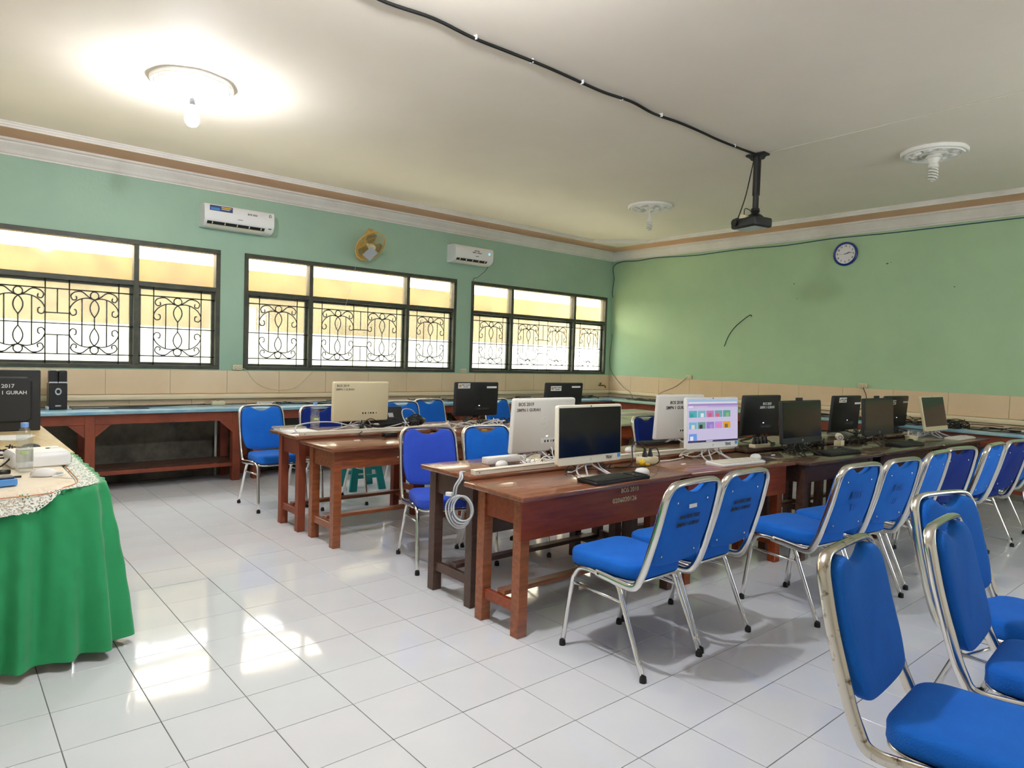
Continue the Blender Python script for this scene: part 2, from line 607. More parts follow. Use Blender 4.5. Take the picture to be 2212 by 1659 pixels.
# crown mouldings
prof = [(0.0, 0.0), (0.012, 0.002), (0.014, 0.016), (0.028, 0.022), (0.045, 0.05), (0.075, 0.082), (0.088, 0.098), (0.09, 0.11), (0.112, 0.118), (0.114, 0.137), (0.0, 0.137)]
bm = B()
prism(bm, [(YW - a, ZC + b) for a, b in prof], 0, XL, XR)
struct(obj('trim_5', bm, 'cornice'))
bm = B()
prism(bm, [(XR - a, ZC + b) for a, b in prof], 1, YB, YW)
struct(obj('trim_6', bm, 'cornice'))
# white riser of the tray with its small steps, cut across the corner
prof2 = [(0.0, 0.0), (0.012, 0.0), (0.012, 0.014), (0.02, 0.02), (0.02, 0.034), (0.03, 0.04), (0.03, 0.05), (0.0, 0.05)]
DX, DY = 7.357, 3.343
yi, xi = YW - IN, XR - IN
bm = B()
prism(bm, [(yi - a, SOFF + b) for a, b in prof2], 0, XL, xi)
struct(obj('trim_7', bm, 'cornice'))
bm = B()
prism(bm, [(xi - a, SOFF + b) for a, b in prof2], 1, YB, yi)
struct(obj('trim_8', bm, 'cornice'))
bm = B()
vs = [bm.verts.new(v) for v in ((DX, yi, SOFF), (xi, yi, SOFF), (xi, DY, SOFF), (DX, yi, ZCEIL), (xi, yi, ZCEIL), (xi, DY, ZCEIL))]
for f in ((0, 1, 2), (3, 5, 4), (0, 3, 4, 1), (1, 4, 5, 2), (2, 5, 3, 0)):
    bm.faces.new([vs[i] for i in f])
bmesh.ops.recalc_face_normals(bm, faces=bm.faces)
struct(obj('trim_9', bm, 'plaster'))

# ------------------------------------------------------------------ windows with grilles
def scroll(cx, cz, r0, r1, a0, a1, k=14):
    out = []
    for i in range(k + 1):
        t = i / k
        a = math.radians(a0 + (a1 - a0) * t)
        r = r0 + (r1 - r0) * t
        out.append((cx + r * math.cos(a), cz + r * math.sin(a)))
    return out

def scroll_panel(bm, x0, x1, z0, z1, y, r=0.006):
    """ornamental panel: symmetrical top and bottom scrolls, spindle, two short bars"""
    cx, W = (x0 + x1) / 2, (x1 - x0) / 2
    zc, H = (z0 + z1) / 2, (z1 - z0) / 2
    def P(u, v):
        return (cx + u * W, y, zc + v * H)
    for s in (1, -1):
        ring = [P(0.17 * math.cos(a), s * (0.87 + 0.125 * math.sin(a))) for a in [2 * PI * i / 14 for i in range(14)]]
        tube(bm, ring, r, n=4, closed=True)
        eye = [P(0.0, s * 0.74), P(0.13, s * 0.62), P(0.18, s * 0.47), P(0.13, s * 0.32), P(0.0, s * 0.17)]
        tube(bm, smooth_path(eye, 4), r, n=4)
        tube(bm, smooth_path([(2 * cx - p[0], p[1], p[2]) for p in eye], 4), r, n=4)
        for m_ in (1, -1):
            up = [P(m_ * u, s * v) for u, v in ((0.0, 0.74), (0.25, 0.83), (0.5, 0.97), (0.78, 0.95), (0.94, 0.83), (0.86, 0.70), (0.72, 0.73), (0.74, 0.83))]
            lo = [P(m_ * u, s * v) for u, v in ((0.0, 0.74), (0.3, 0.78), (0.62, 0.72), (0.88, 0.56), (1.0, 0.36), (0.9, 0.22), (0.74, 0.25), (0.74, 0.38), (0.82, 0.40))]
            tube(bm, smooth_path(up, 4), r, n=4)
            tube(bm, smooth_path(lo, 4), r, n=4)
    for u in (-0.5, 0.5):
        tube(bm, [P(u, -0.75), P(u, 0.75)], r, n=4)
    tube(bm, [P(0, -0.17), P(0, 0.17)], r, n=4)

def window(idx, xa, xb, muls):
    t = bpy.data.objects.new('window_%d' % idx, None)
    C.objects.link(t)
    t['kind'] = 'structure'
    t.location = (xa, YW, WZ0)
    def L(dims):
        return (dims[0] - xa, dims[1] - xa, dims[2] - YW, dims[3] - YW, dims[4] - WZ0, dims[5] - WZ0)
    yo, yin = YW + 0.10, YW - 0.012
    bm = B()
    box(bm, *L((xa, xb, yin, yo, WZ1 - 0.045, WZ1)), bevel=0.003)
    box(bm, *L((xa, xb, yin, yo, WZ0, WZ0 + 0.036)), bevel=0.003)
    box(bm, *L((xa, xa + 0.045, yin, yo, WZ0 + 0.036, WZ1 - 0.045)), bevel=0.003)
    box(bm, *L((xb - 0.045, xb, yin, yo, WZ0 + 0.036, WZ1 - 0.045)), bevel=0.003)
    obj('frame', bm, 'winframe', t)
    for m in muls:
        bxo('mullion', L((m - 0.023, m + 0.023, yin + 0.002, yo, WZ0 + 0.036, WZ1 - 0.045)), 'winframe', t, 0.003)
    ed = [xa + 0.045] + [v for m in muls for v in (m - 0.023, m + 0.023)] + [xb - 0.045]
    for a, b in zip(ed[0::2], ed[1::2]):
        bxo('transom', L((a, b, yin + 0.001, yo, WT0, WT1)), 'winframe', t, 0.003)
        bxo('upper_pane', L((a, b, YW + 0.05, YW + 0.053, WT1, WZ1 - 0.045)), 'glass_dirty', t)
        # casement
        bm = B()
        c0, c1, d0, d1 = a, b, WZ0 + 0.036, WT0
        f = 0.028
        ya, yb = YW + 0.045, YW + 0.075
        box(bm, *L((c0, c1, ya, yb, d1 - f, d1)))
        box(bm, *L((c0, c1, ya, yb, d0, d0 + f)))
        box(bm, *L((c0, c0 + f, ya, yb, d0 + f, d1 - f)))
        box(bm, *L((c1 - f, c1, ya, yb, d0 + f, d1 - f)))
        cs = obj('casement', bm, 'winframe', t)
        bxo('pane', L((c0 + f, c1 - f, YW + 0.06, YW + 0.063, d0 + f, d1 - f)), 'glass', cs)
        # grille
        bm = B()
        y = YW + 0.02 - YW
        A, Bx, z0, z1 = a - xa, b - xa, d0 - WZ0, d1 - WZ0
        H = z1 - z0
        r = 0.0058
        for fr in (0.115, 0.475, 0.885):
            tube(bm, [(A, y, z0 + fr * H), (Bx, y, z0 + fr * H)], r, n=4)
        zl, zh = z0 + 0.12 * H, z0 + 0.88 * H
        if b - a < 0.9:
            m0, m1 = A + 0.19 * (Bx - A), Bx - 0.19 * (Bx - A)
            for xv in (m0, m1):
                tube(bm, [(xv, y, z0), (xv, y, z1)], r, n=4)
            scroll_panel(bm, m0, m1, zl, zh, y)
        else:
            Wd = Bx - A
            xs = [A + f_ * Wd for f_ in (0.10, 0.425, 0.575, 0.90)]
            for xv in xs:
                tube(bm, [(xv, y, z0), (xv, y, z1)], r, n=4)
            scroll_panel(bm, xs[0], xs[1], zl, zh, y)
            scroll_panel(bm, xs[2], xs[3], zl, zh, y)
            xm = (xs[1] + xs[2]) / 2
            for fr in (0.34, 0.60):
                tube(bm, [(xs[1], y, z0 + fr * H), (xs[2], y, z0 + fr * H)], r, n=4)
            tube(bm, [(xm, y, z0 + 0.115 * H), (xm, y, z0 + 0.34 * H)], r, n=4)
            tube(bm, [(xm, y, z0 + 0.60 * H), (xm, y, z0 + 0.885 * H)], r, n=4)
        obj('grille', bm, 'iron', t, True)
    return t
window(1, WINS[0][0], WINS[0][1], (-0.09, 1.225))
window(2, WINS[1][0], WINS[1][1], (3.059, 4.386))
window(3, WINS[2][0], WINS[2][1], (6.177, 7.5))

# outside
bm = B()
yo = YW + 1.55
box(bm, -8, 18, yo, yo + 0.2, -0.1, 1.60, mi=0)
box(bm, -8, 18, yo, yo + 0.2, 1.60, 2.40, mi=1)
struct(obj('wall_outside', bm, ['outwall_w', 'outwall_y']))
bm = B()
box(bm, -8, 18, YW + WT, YW + 12, -0.2, -0.1)
struct(obj('ground_outside', bm, 'ground'))

# ------------------------------------------------------------------ ceiling lamps
def rosette(t, big=0.27):
    n = 64
    n = 96
    def lob(a, r, z):
        if r < 0.75 * big:
            return 1.0
        c = abs(math.sin(4 * a))
        return 0.955 + 0.05 * c ** 0.55 + (0.035 if c < 0.12 else 0.0)
    bm = B()
    lathe(bm, [(big, 0.0), (big, -0.022), (big * 0.985, -0.03), (big * 0.95, -0.033), (big * 0.9, -0.026), (big * 0.87, -0.04), (big * 0.81, -0.037), (big * 0.76, -0.012), (big * 0.47, -0.012), (big * 0.42, -0.036), (big * 0.36, -0.038), (big * 0.3, -0.024), (big * 0.2, -0.03), (0.045, -0.045), (0.0, -0.045)], n, fz=lob)
    ro = obj('rosette', bm, 'rosette', t, True, 50)
    for i in range(8):
        a = 2 * PI * i / 8
        bm = B()
        for k_, (rr, sz) in enumerate(((0.62, 0.034), (0.53, 0.022), (0.71, 0.022))):
            for d in (-0.16, 0.0, 0.16):
                aa = a + d * (1 if k_ else 0.6)
                m = Matrix.Translation((big * rr * math.cos(aa), big * rr * math.sin(aa), -0.02)) @ Matrix.Rotation(aa, 4, 'Z') @ Matrix.Diagonal((1.3, 0.7, 0.75, 1))
                bmesh.ops.create_icosphere(bm, subdivisions=1, radius=sz, matrix=m)
        obj('leaf_ornament', bm, 'rosette', ro, True)

def spiral(t, z0, z1, r0=0.026, turns=4.5, tr=0.0075):
    bm = B()
    for ph in (0.0, PI):
        pts = []
        N = 64
        for i in range(N + 1):
            f = i / N
            a = ph + 2 * PI * turns / 2 * f
            rr = r0 * (0.9 + 0.1 * math.sin(PI * f)) if f < 0.93 else r0 * (1 - f) / 0.07
            pts.append((rr * math.cos(a), rr * math.sin(a), z0 + (z1 - z0) * f))
        tube(bm, pts, tr, n=6)
    return obj('spiral_tube', bm, 'bulb_off', t, True)

# lit lamps: bare bulb on a short flex
def lit_lamp(x, y, label, bulb='bulb_on'):
    t = thing('ceiling_lamp', label, 'lamp', (x, y, ZCEIL), 0.3, 'plaster rosette ceiling lamps')
    rosette(t)
    bm = B()
    tube(bm, [(0.004, 0, -0.04), (0.006, 0, -0.075), (0.0, 0, -0.11)], 0.003, n=6)
    tube(bm, [(-0.005, 0, -0.04), (-0.003, 0, -0.075), (0.0, 0, -0.11)], 0.003, n=6)
    obj('flex', bm, 'white', t, True)
    bm = B()
    lathe(bm, [(0.0, -0.105), (0.012, -0.107), (0.018, -0.115), (0.019, -0.155), (0.0, -0.156)], 16)
    obj('bulb_holder', bm, 'dblack', t, True, 40)
    bm = B()
    lathe(bm, [(0.0, -0.157), (0.016, -0.158), (0.02, -0.17), (0.034, -0.195), (0.046, -0.225), (0.05, -0.25), (0.044, -0.278), (0.028, -0.298), (0.0, -0.306)], 20)
    obj('bulb', bm, bulb, t, True)
lit_lamp(1.062, 1.955, 'white plaster ceiling rosette with a glowing bare bulb, upper left')
lit_lamp(1.062, -1.09, 'white plaster ceiling rosette with a glowing bulb, above the front chairs', 'bulb_on2')
# unlit lamps
t = thing('ceiling_lamp', 'plaster ceiling rosette with unlit spiral bulb nearest the clock wall at right', 'lamp', (6.1, -1.09, ZCEIL), 0, 'plaster rosette ceiling lamps')
rosette(t, 0.25)
bm = B()
lathe(bm, [(0.0, -0.044), (0.062, -0.046), (0.064, -0.058), (0.05, -0.062), (0.032, -0.1), (0.03, -0.105), (0.04, -0.11), (0.04, -0.135), (0.03, -0.14), (0.0, -0.14)], 20)
obj('bulb_holder', bm, 'bulb_off', t, True, 40)
spiral(t, -0.142, -0.25, 0.032)
t = thing('ceiling_lamp', 'small looking plaster rosette with hanging unlit bulb left of the projector', 'lamp', (6.15, 1.93, ZCEIL), 0, 'plaster rosette ceiling lamps')
rosette(t, 0.26)
bm = B()
lathe(bm, [(0.0, -0.044), (0.006, -0.045), (0.006, -0.075), (0.02, -0.09), (0.021, -0.14), (0.032, -0.165), (0.032, -0.185), (0.0, -0.185)], 16)
obj('bulb_holder', bm, 'bulb_off', t, True, 40)
spiral(t, -0.187, -0.285, 0.03)

# ------------------------------------------------------------------ chairs
def bar_y(z):
    pts = [(0.378, -0.15), (0.395, -0.185), (0.43, -0.205), (0.488, -0.23), (0.648, -0.278), (0.796, -0.313), (0.86, -0.326)]
    if z <= pts[0][0]:
        return pts[0][1]
    for (z0, y0), (z1, y1) in zip(pts[:-1], pts[1:]):
        if z <= z1:
            return y0 + (y1 - y0) * (z - z0) / (z1 - z0)
    return pts[-1][1]

def chair_meshes(fab, metal):
    parts = {}
    def keep(key, bm, mat, smooth=True, auto=None):
        o = obj(key, bm, mat, None, smooth, auto)
        parts[key] = o.data
        bpy.data.objects.remove(o)
    # seat cushion
    out = rrect(-0.2, 0.2, -0.165, 0.235, 0.075, 6)
    out = [(u * (1.0 - 0.10 * max(0.0, (0.1 - v)) / 0.27), v) for u, v in out]
    bm = B()
    pad(bm, out, [(0.02, 0.396), (0.004, 0.4), (0.0, 0.407), (0.001, 0.425), (0.0, 0.446), (0.004, 0.457), (0.012, 0.463), (0.03, 0.467), (0.055, 0.47)], lambda u, v, h_: (u, v, h_ + 0.012 * v))
    keep('seat', bm, fab, True, 45)
    # backrest with the notched grip edge
    L = [(-0.176, 0.53), (-0.16, 0.492), (-0.115, 0.474), (0.0, 0.468), (0.115, 0.474), (0.16, 0.492), (0.176, 0.53)]
    Rr = [(0.187, 0.6), (0.184, 0.7), (0.179, 0.77), (0.164, 0.81), (0.14, 0.828), (0.11, 0.833), (0.085, 0.83), (0.06, 0.815), (0.03, 0.803), (0.0, 0.799)]
    Lr = [(-a, b) for a, b in reversed(Rr[:-1])]
    outl = smooth_path([(a, b, 0) for a, b in L + Rr + Lr], 3, True)
    outl = [(p.x, p.y) for p in outl]
    def mp(u, v, h_):
        return (u, bar_y(v) + h_ + 0.006 * (u / 0.17) ** 2, v)
    bm = B()
    pad(bm, outl, [(0.012, -0.012), (0.003, -0.009), (0.0, -0.003), (0.0, 0.014), (0.003, 0.024), (0.012, 0.031), (0.03, 0.035)], mp)
    keep('backrest', bm, fab, True, 40)
    # back frame, a flattened tube
    half = [(-0.196, 0.06, 0.392), (-0.2, -0.02, 0.387), (-0.203, -0.11, 0.38), (-0.204, -0.155, 0.379), (-0.205, -0.186, 0.392), (-0.204, -0.206, 0.428), (-0.203, -0.23, 0.488), (-0.199, -0.278, 0.648), (-0.193, -0.307, 0.77), (-0.185, -0.316, 0.806), (-0.165, -0.322, 0.832), (-0.13, -0.325, 0.843), (-0.06, -0.326, 0.846)]
    path = half + [(-x, y, z) for x, y, z in reversed(half)]
    bm = B()
    tube(bm, smooth_path(path, 4), 0.0112, 0.0185, axis0=(0, 0, 1), n=10)
    keep('back_frame', bm, metal)
    # legs
    for s, nm in ((-1, 'l'), (1, 'r')):
        X = 0.198 * s
        fr = [(X, 0.03, 0.392), (X, 0.10, 0.394), (X * 1.0, 0.145, 0.386), (X * 1.01, 0.172, 0.35), (X * 1.02, 0.186, 0.30), (X * 1.05, 0.228, 0.012)]
        re = [(X, 0.03, 0.392), (X, -0.045, 0.386), (X, -0.078, 0.372), (X * 1.01, -0.102, 0.335), (X * 1.02, -0.12, 0.29), (X * 1.05, -0.243, 0.012)]
        for pts, kk in ((fr, 'f'), (re, 'b')):
            bm = B()
            tube(bm, smooth_path(pts, 4), 0.0115, 0.0115, n=10)
            keep('leg_' + nm + kk, bm, metal)
            bm = B()
            e = Vector(pts[-1])
            lathe(bm, [(0.0, 0.0), (0.015, 0.0), (0.0155, 0.012), (0.0135, 0.026), (0.0, 0.026)], 12, e.x, e.y)
            keep('foot_' + nm + kk, bm, 'rubber', True, 40)
        bm = B()
        tube(bm, [(X * 1.02, 0.183, 0.312), (X * 1.02, -0.112, 0.302)], 0.007, n=8)
        keep('stretcher_' + nm, bm, metal)
    # seat rail
    bm = B()
    tube(bm, [(p[0] * 0.93, p[1] * 0.95 + 0.0, 0.388) for p in out], 0.008, n=6, closed=True)
    keep('seat_rail', bm, metal)
    bm = B()
    bmesh.ops.create_icosphere(bm, subdivisions=1, radius=0.006, matrix=Matrix.Diagonal((1, 0.4, 1, 1)))
    keep('screw', bm, 'chrome')
    return parts
CH = {'blue': chair_meshes('blue', 'chrome'), 'violet': chair_meshes('violet', 'chrome'), 'navy': chair_meshes('navy', 'chrome'), 'worn': chair_meshes('blue', 'rust')}

def chair(label, x, y, deg, kind='blue', group='blue banquet chairs with chrome frames', back_text=None, cross=False, ink='ink'):
    """deg: rotation about z; facing is local +y"""
    t = thing('banquet_chair', label, 'chair', (x, y, 0), math.radians(deg), group)
    P = CH[kind]
    def add(nm, key, par=None):
        o = bpy.data.objects.new(nm, P[key])
        return link(o, par or t)
    add('seat', 'seat')
    add('seat_rail', 'seat_rail')
    br = add('backrest', 'backrest')
    if y < 0 and -90 < deg < 90:
        for u, v in ((-0.11, 0.76), (0.11, 0.76), (-0.12, 0.52), (0.12, 0.52)):
            add('screw', 'screw', br).location = (u, bar_y(v) - 0.0125 + 0.006 * (u / 0.17) ** 2, v)
    add('back_frame', 'back_frame')
    for k_ in ('lf', 'lb', 'rf', 'rb'):
        lg = add('leg', 'leg_' + k_)
        add('rubber_foot', 'foot_' + k_, lg)
    add('stretcher', 'stretcher_l')
    add('stretcher', 'stretcher_r')
    if cross:
        bm = B()
        tube(bm, [(-0.205, -0.13, 0.27), (0.205, -0.13, 0.27)], 0.007, n=8)
        obj('cross_rail', bm, 'chrome', t, True)
    if back_text:
        for body, z, sz in back_text:
            lean = math.atan2(0.048, 0.16)
            text('print', body, sz, ink, br, (0, bar_y(z) - 0.0135, z), PI / 2 + lean, 0.0, wscale=0.9)
    return t
c1 = chair('blue chair with small white sticker on its back, nearest chair at the front desk', 2.145, -1.219, 1.0, back_text=[('BOS REG 2022', 0.69, 0.026), ('SMPN 1 GURAH', 0.655, 0.026)])
bxo('sticker', (-0.028, 0.028, bar_y(0.738) - 0.0165, bar_y(0.738) - 0.0135, 0.729, 0.746), 'paper', [o for o in c1.children if o.name.startswith('backrest')][0])
chair('blue chair with dark print, second along the front desk from the left', 2.6, -1.2, 0.0, back_text=[('BOS REG 2022', 0.70, 0.026), ('SMPN 1 GURAH', 0.665, 0.026)])
chair('blue chair with faint scrawl on its back, third along the front desks', 3.40, -1.414, -7.0, back_text=[('BOS', 0.68, 0.06), ('17', 0.61, 0.05)], ink='faint')
chair('blue chair with faint scrawl, fourth along the front desks', 3.855, -1.455, -7.0, back_text=[('BOS', 0.68, 0.06), ('17', 0.6, 0.05)], ink='faint')
chair('blue chair fifth along the front desks, narrow back seen edge-on', 4.42, -1.44, 0.0)
chair('blue chair with shade put in its colour, sixth along the front desks, wide dark back', 4.89, -1.45, -11.0, 'navy')
chair('blue chair half hidden between the two shade-coloured chairs at right', 5.385, -1.50, -1.0)
chair('blue chair with shade put in its colour, at the right end of the front row near the picture edge', 5.885, -1.53, -8.0, 'navy')
chair('blue chair beyond the last shade-coloured chair, seat peeking in at the right edge', 6.46, -1.5, 0.0)
chair('large foreground blue chair with worn rusty chrome frame, bottom right corner', 1.685, -2.70, -176.0, 'worn')
chair('blue foreground chair right behind the rusty framed one, at the right edge', 2.27, -2.765, -176.0)
chair('blue foreground chair turned sideways behind two others at right', 2.74, -2.578, -194.0, cross=True)
chair('blue chair cut off by the right picture edge, only frame corner visible', 3.47, -2.77, -180.0)
chair('bright blue chair by the paper stack at far left desk', 1.92, 2.555, 180.0)
chair('blue chair behind the cream computer and water bottle', 2.39, 2.36, 180.0, 'navy')
chair('blue chair behind the leaning black laptop in the middle row', 3.40, 2.67, 172.0)
chair('blue chair in front of the wall bench, left of the labelled black monitor', 3.92, 2.88, 178.0)
chair('blue chair partly hidden right of the labelled black monitor', 4.82, 2.74, 184.0)
chair('violet blue chair at the left end of the grey brown desk', 2.19, 0.41, -197.0, 'violet')
chair('blue chair right of the violet one behind the white computer', 2.685, 0.32, -188.0)
chair('dark violet blue chair left of the white computer with black print', 4.70, 0.42, 180.0, 'navy')

# ------------------------------------------------------------------ desks
def desk(label, cx, cy, deg, L, D, H, fm, tm, board=None, back_board=None, over=0.05, fo=0.065, group='wooden school desks', lw=0.058, leg_mats=None, apron=0.13, rail=True):
    t = thing('wooden_desk', label, 'desk', (cx, cy, 0), math.radians(deg), group)
    a, b = L / 2, D / 2
    la, lb = a - over, b - fo
    bm = B()
    th = 0.026
    box(bm, -a, a, -b, b, H - th, H, 0.007, 2)
    obj('tabletop', bm, tm, t, True, 40)
    k_ = 0
    for sx in (-1, 1):
        for sy in (-1, 1):
            bm = B()
            x0, x1 = (sx * la, sx * (la - lw))
            y0, y1 = (sy * lb, sy * (lb - lw))
            vs = box(bm, min(x0, x1), max(x0, x1), min(y0, y1), max(y0, y1), 0.0, H - th, 0.002)
            for v in vs:
                if v.co.z < 0.05:
                    v.co.x += (0.008 if sx < 0 else -0.008) if abs(v.co.x) < la - lw / 2 and False else 0
            lm = fm if not leg_mats else leg_mats[k_]
            obj('leg', bm, lm, t)
            k_ += 1
    zt = H - th
    for sx in (-1, 1):
        x = sx * (la - 0.012)
        bxo('side_apron', (min(x, x - sx * 0.022), max(x, x - sx * 0.022), -lb + lw, lb - lw, zt - apron, zt), fm, t, 0.001)
        bxo('side_stretcher', (min(x, x - sx * 0.03), max(x, x - sx * 0.03), -lb + lw, lb - lw, 0.115, 0.165), fm, t, 0.002)
    if board:
        bxo('front_board', (-la - 0.012, la + 0.012, -lb - 0.014, -lb + 0.001, zt - board, zt), fm, t, 0.002)
    else:
        bxo('front_apron', (-la + lw, la - lw, -lb + 0.006, -lb + 0.026, zt - apron, zt), fm, t, 0.001)
    if back_board:
        bxo('back_board', (-la + lw, la - lw, lb - 0.022, lb - 0.004, zt - back_board, zt), fm, t, 0.002)
    else:
        bxo('back_apron', (-la + lw, la - lw, lb - 0.026, lb - 0.006, zt - apron, zt), fm, t, 0.001)
    if rail:
        bxo('long_rail', (-la + 0.03, la - 0.03, -0.03, 0.03, 0.166, 0.19), 'wood_orange' if fm != 'wood_dark' else fm, t, 0.003)
    return t
dA = desk('red brown desk with stencilled number on its front board, nearest desk', 2.415, -0.655, 0.0, 1.33, 0.47, 0.70, 'wood_red', 'wood_top', board=0.2, leg_mats=['wood_orange', 'wood_orange', 'wood_dark', 'wood_dark'])
text('stencil', 'BOS 2010', 0.036, 'stencil', dA, (0.16, -0.1865, 0.645), PI / 2)
text('stencil', '0206020126', 0.036, 'stencil', dA, (0.12, -0.1865, 0.595), PI / 2, wscale=1.12)
desk('red brown front desk beside the numbered one, under the lit screen computer', 3.64, -0.70, -5.5, 1.08, 0.48, 0.70, 'wood_red', 'wood_top', board=0.2)
desk('dark brown front desk under the first black monitor', 4.75, -0.87, -2.5, 1.12, 0.46, 0.70, 'wood_dark', 'wood_dtop')
desk('dark brown front desk under the second black monitor', 5.89, -0.925, -2.5, 1.12, 0.46, 0.70, 'wood_dark', 'wood_dtop')
desk('dark brown front desk at the right end of the row', 7.04, -0.98, -2.5, 1.13, 0.46, 0.70, 'wood_dark', 'wood_dtop')
desk('grey brown desk with a cable coil hanging from it, behind the numbered desk', 2.46, -0.175, 0.0, 1.32, 0.47, 0.72, 'wood_dark', 'wood_top', board=0.3, fo=0.03)
desk('dark desk behind the lit screen computer in the second line', 3.70, -0.20, -3.0, 1.12, 0.47, 0.72, 'wood_dark', 'wood_top')
desk('dark desk under the black computer with white print', 4.85, -0.34, -3.0, 1.12, 0.47, 0.72, 'wood_dark', 'wood_dtop')
desk('dark desk under the far labelled black monitor in the second line', 6.0, -0.41, -3.0, 1.12, 0.47, 0.72, 'wood_dark', 'wood_dtop')
desk('dark desk at the right end of the second line', 7.1, -0.46, -2.5, 1.05, 0.47, 0.72, 'wood_dark', 'wood_dtop')
dP = desk('orange brown desk with a peeling front strip, middle row left end', 2.34, 1.245, 0.0, 1.28, 0.53, 0.70, 'wood_orange', 'wood_top')
bxo('peeling_strip', (0.005, 0.06, -0.222, -0.208, 0.606, 0.612), 'paper', dP, mtx=Matrix.Rotation(-0.18, 4, 'Y'))
desk('reddish desk carrying the cream computer and water bottle', 2.26, 1.775, 0.0, 1.16, 0.52, 0.725, 'wood_brick', 'wood_top', fo=0.07)
desk('brown desk in the middle row under the labelled black monitor', 3.62, 1.50, 0.0, 1.24, 0.48, 0.715, 'wood_red', 'wood_top')
desk('brown desk in the middle row just behind the labelled monitor desk', 3.50, 2.02, 0.0, 1.2, 0.5, 0.70, 'wood_red', 'wood_top')
desk('brown desk in the middle row in front of the farthest monitor', 4.88, 1.5, 0.0, 1.24, 0.48, 0.71, 'wood_red', 'pale_reflect_top')
desk('desk with reflection-paled top and white trunking seen between two white computers', 6.2, 1.78, 0.0, 1.3, 0.48, 0.72, 'wood_dark', 'pale_reflect_top')
desk('desk with reflection-paled top right behind the trunking desk', 6.1, 2.3, 0.0, 1.3, 0.48, 0.72, 'wood_dark', 'pale_reflect_top')

# ------------------------------------------------------------------ wall benches
BF, BZ = 3.828, 0.745
def bench(label, x0, x1, tm, brace=True, legs=None):
    t = thing('wall_bench', label, 'bench', (x0, BF, 0), 0, 'painted benches along the walls')
    L = x1 - x0
    bm = B()
    box(bm, 0, L, 0, 0.53, BZ - 0.032, BZ, 0.006, 2)
    obj('bench_top', bm, tm, t, True, 40)
    bxo('front_apron', (0.03, L - 0.02, 0.04, 0.065, BZ - 0.125, BZ - 0.033), 'wood_brick', t, 0.002)
    for lx in (legs or (0.1, L - 0.1)):
        bxo('leg', (lx - 0.04, lx + 0.04, 0.035, 0.11, 0.0, BZ - 0.033), 'wood_brick', t, 0.003)
        bxo('leg', (lx - 0.04, lx + 0.04, 0.42, 0.49, 0.0, BZ - 0.033), 'wood_brick', t, 0.003)
        bxo('side_rail', (lx - 0.02, lx + 0.02, 0.11, 0.42, 0.15, 0.2), 'wood_brick', t, 0.002)
        if brace:
            for s in (-1, 1):
                if (lx + s * 0.19) < 0 or (lx + s * 0.19) > L:
                    continue
                bm = B()
                prism(bm, [(lx + s * 0.04, BZ - 0.126), (lx + s * 0.17, BZ - 0.126), (lx + s * 0.04, BZ - 0.245)], 1, 0.045, 0.068)
                obj('corner_brace', bm, 'wood_brick', t)
    bxo('low_rail', (0.1, L - 0.1, 0.045, 0.08, 0.148, 0.186), 'wood_brick', t, 0.002)
    bxo('low_shelf', (0.1, L - 0.1, 0.085, 0.42, 0.188, 0.2), 'wood_dark', t)
    return t
bench('worn blue topped bench below the left window, beside the loudspeaker', -1.9, 2.14, 'blue_top', legs=(0.15, 2.65, 3.94))
bench('worn blue topped bench below the middle window', 2.15, 5.0, 'blue_top')
bench('worn blue topped bench in the far window corner', 5.01, XR - 0.065, 'blue_top')
def bench_r(label, y0, y1, tm):
    t = thing('wall_bench', label, 'bench', (XR - 0.6, y0, 0), 0, 'painted benches along the walls')
    L = y1 - y0
    bm = B()
    box(bm, 0, 0.53, 0, L, BZ - 0.032, BZ, 0.006, 2)
    obj('bench_top', bm, tm, t, True, 40)
    bxo('front_apron', (0.04, 0.065, 0.02, L - 0.02, BZ - 0.15, BZ - 0.033), 'wood_brick', t, 0.002)
    for ly in (0.12, L - 0.12):
        bxo('leg', (0.035, 0.11, ly - 0.04, ly + 0.04, 0, BZ - 0.033), 'wood_brick', t, 0.003)
        bxo('leg', (0.42, 0.49, ly - 0.04, ly + 0.04, 0, BZ - 0.033), 'wood_brick', t, 0.003)
    bxo('low_rail', (0.045, 0.08, 0.12, L - 0.12, 0.148, 0.186), 'wood_brick', t, 0.002)
    return t
bench_r('pale green topped bench along the clock wall at the far corner', 1.6, BF - 0.005, 'green_top')
bench_r('blue edged bench along the clock wall behind the right hand computers', -2.6, 1.59, 'blue_top')

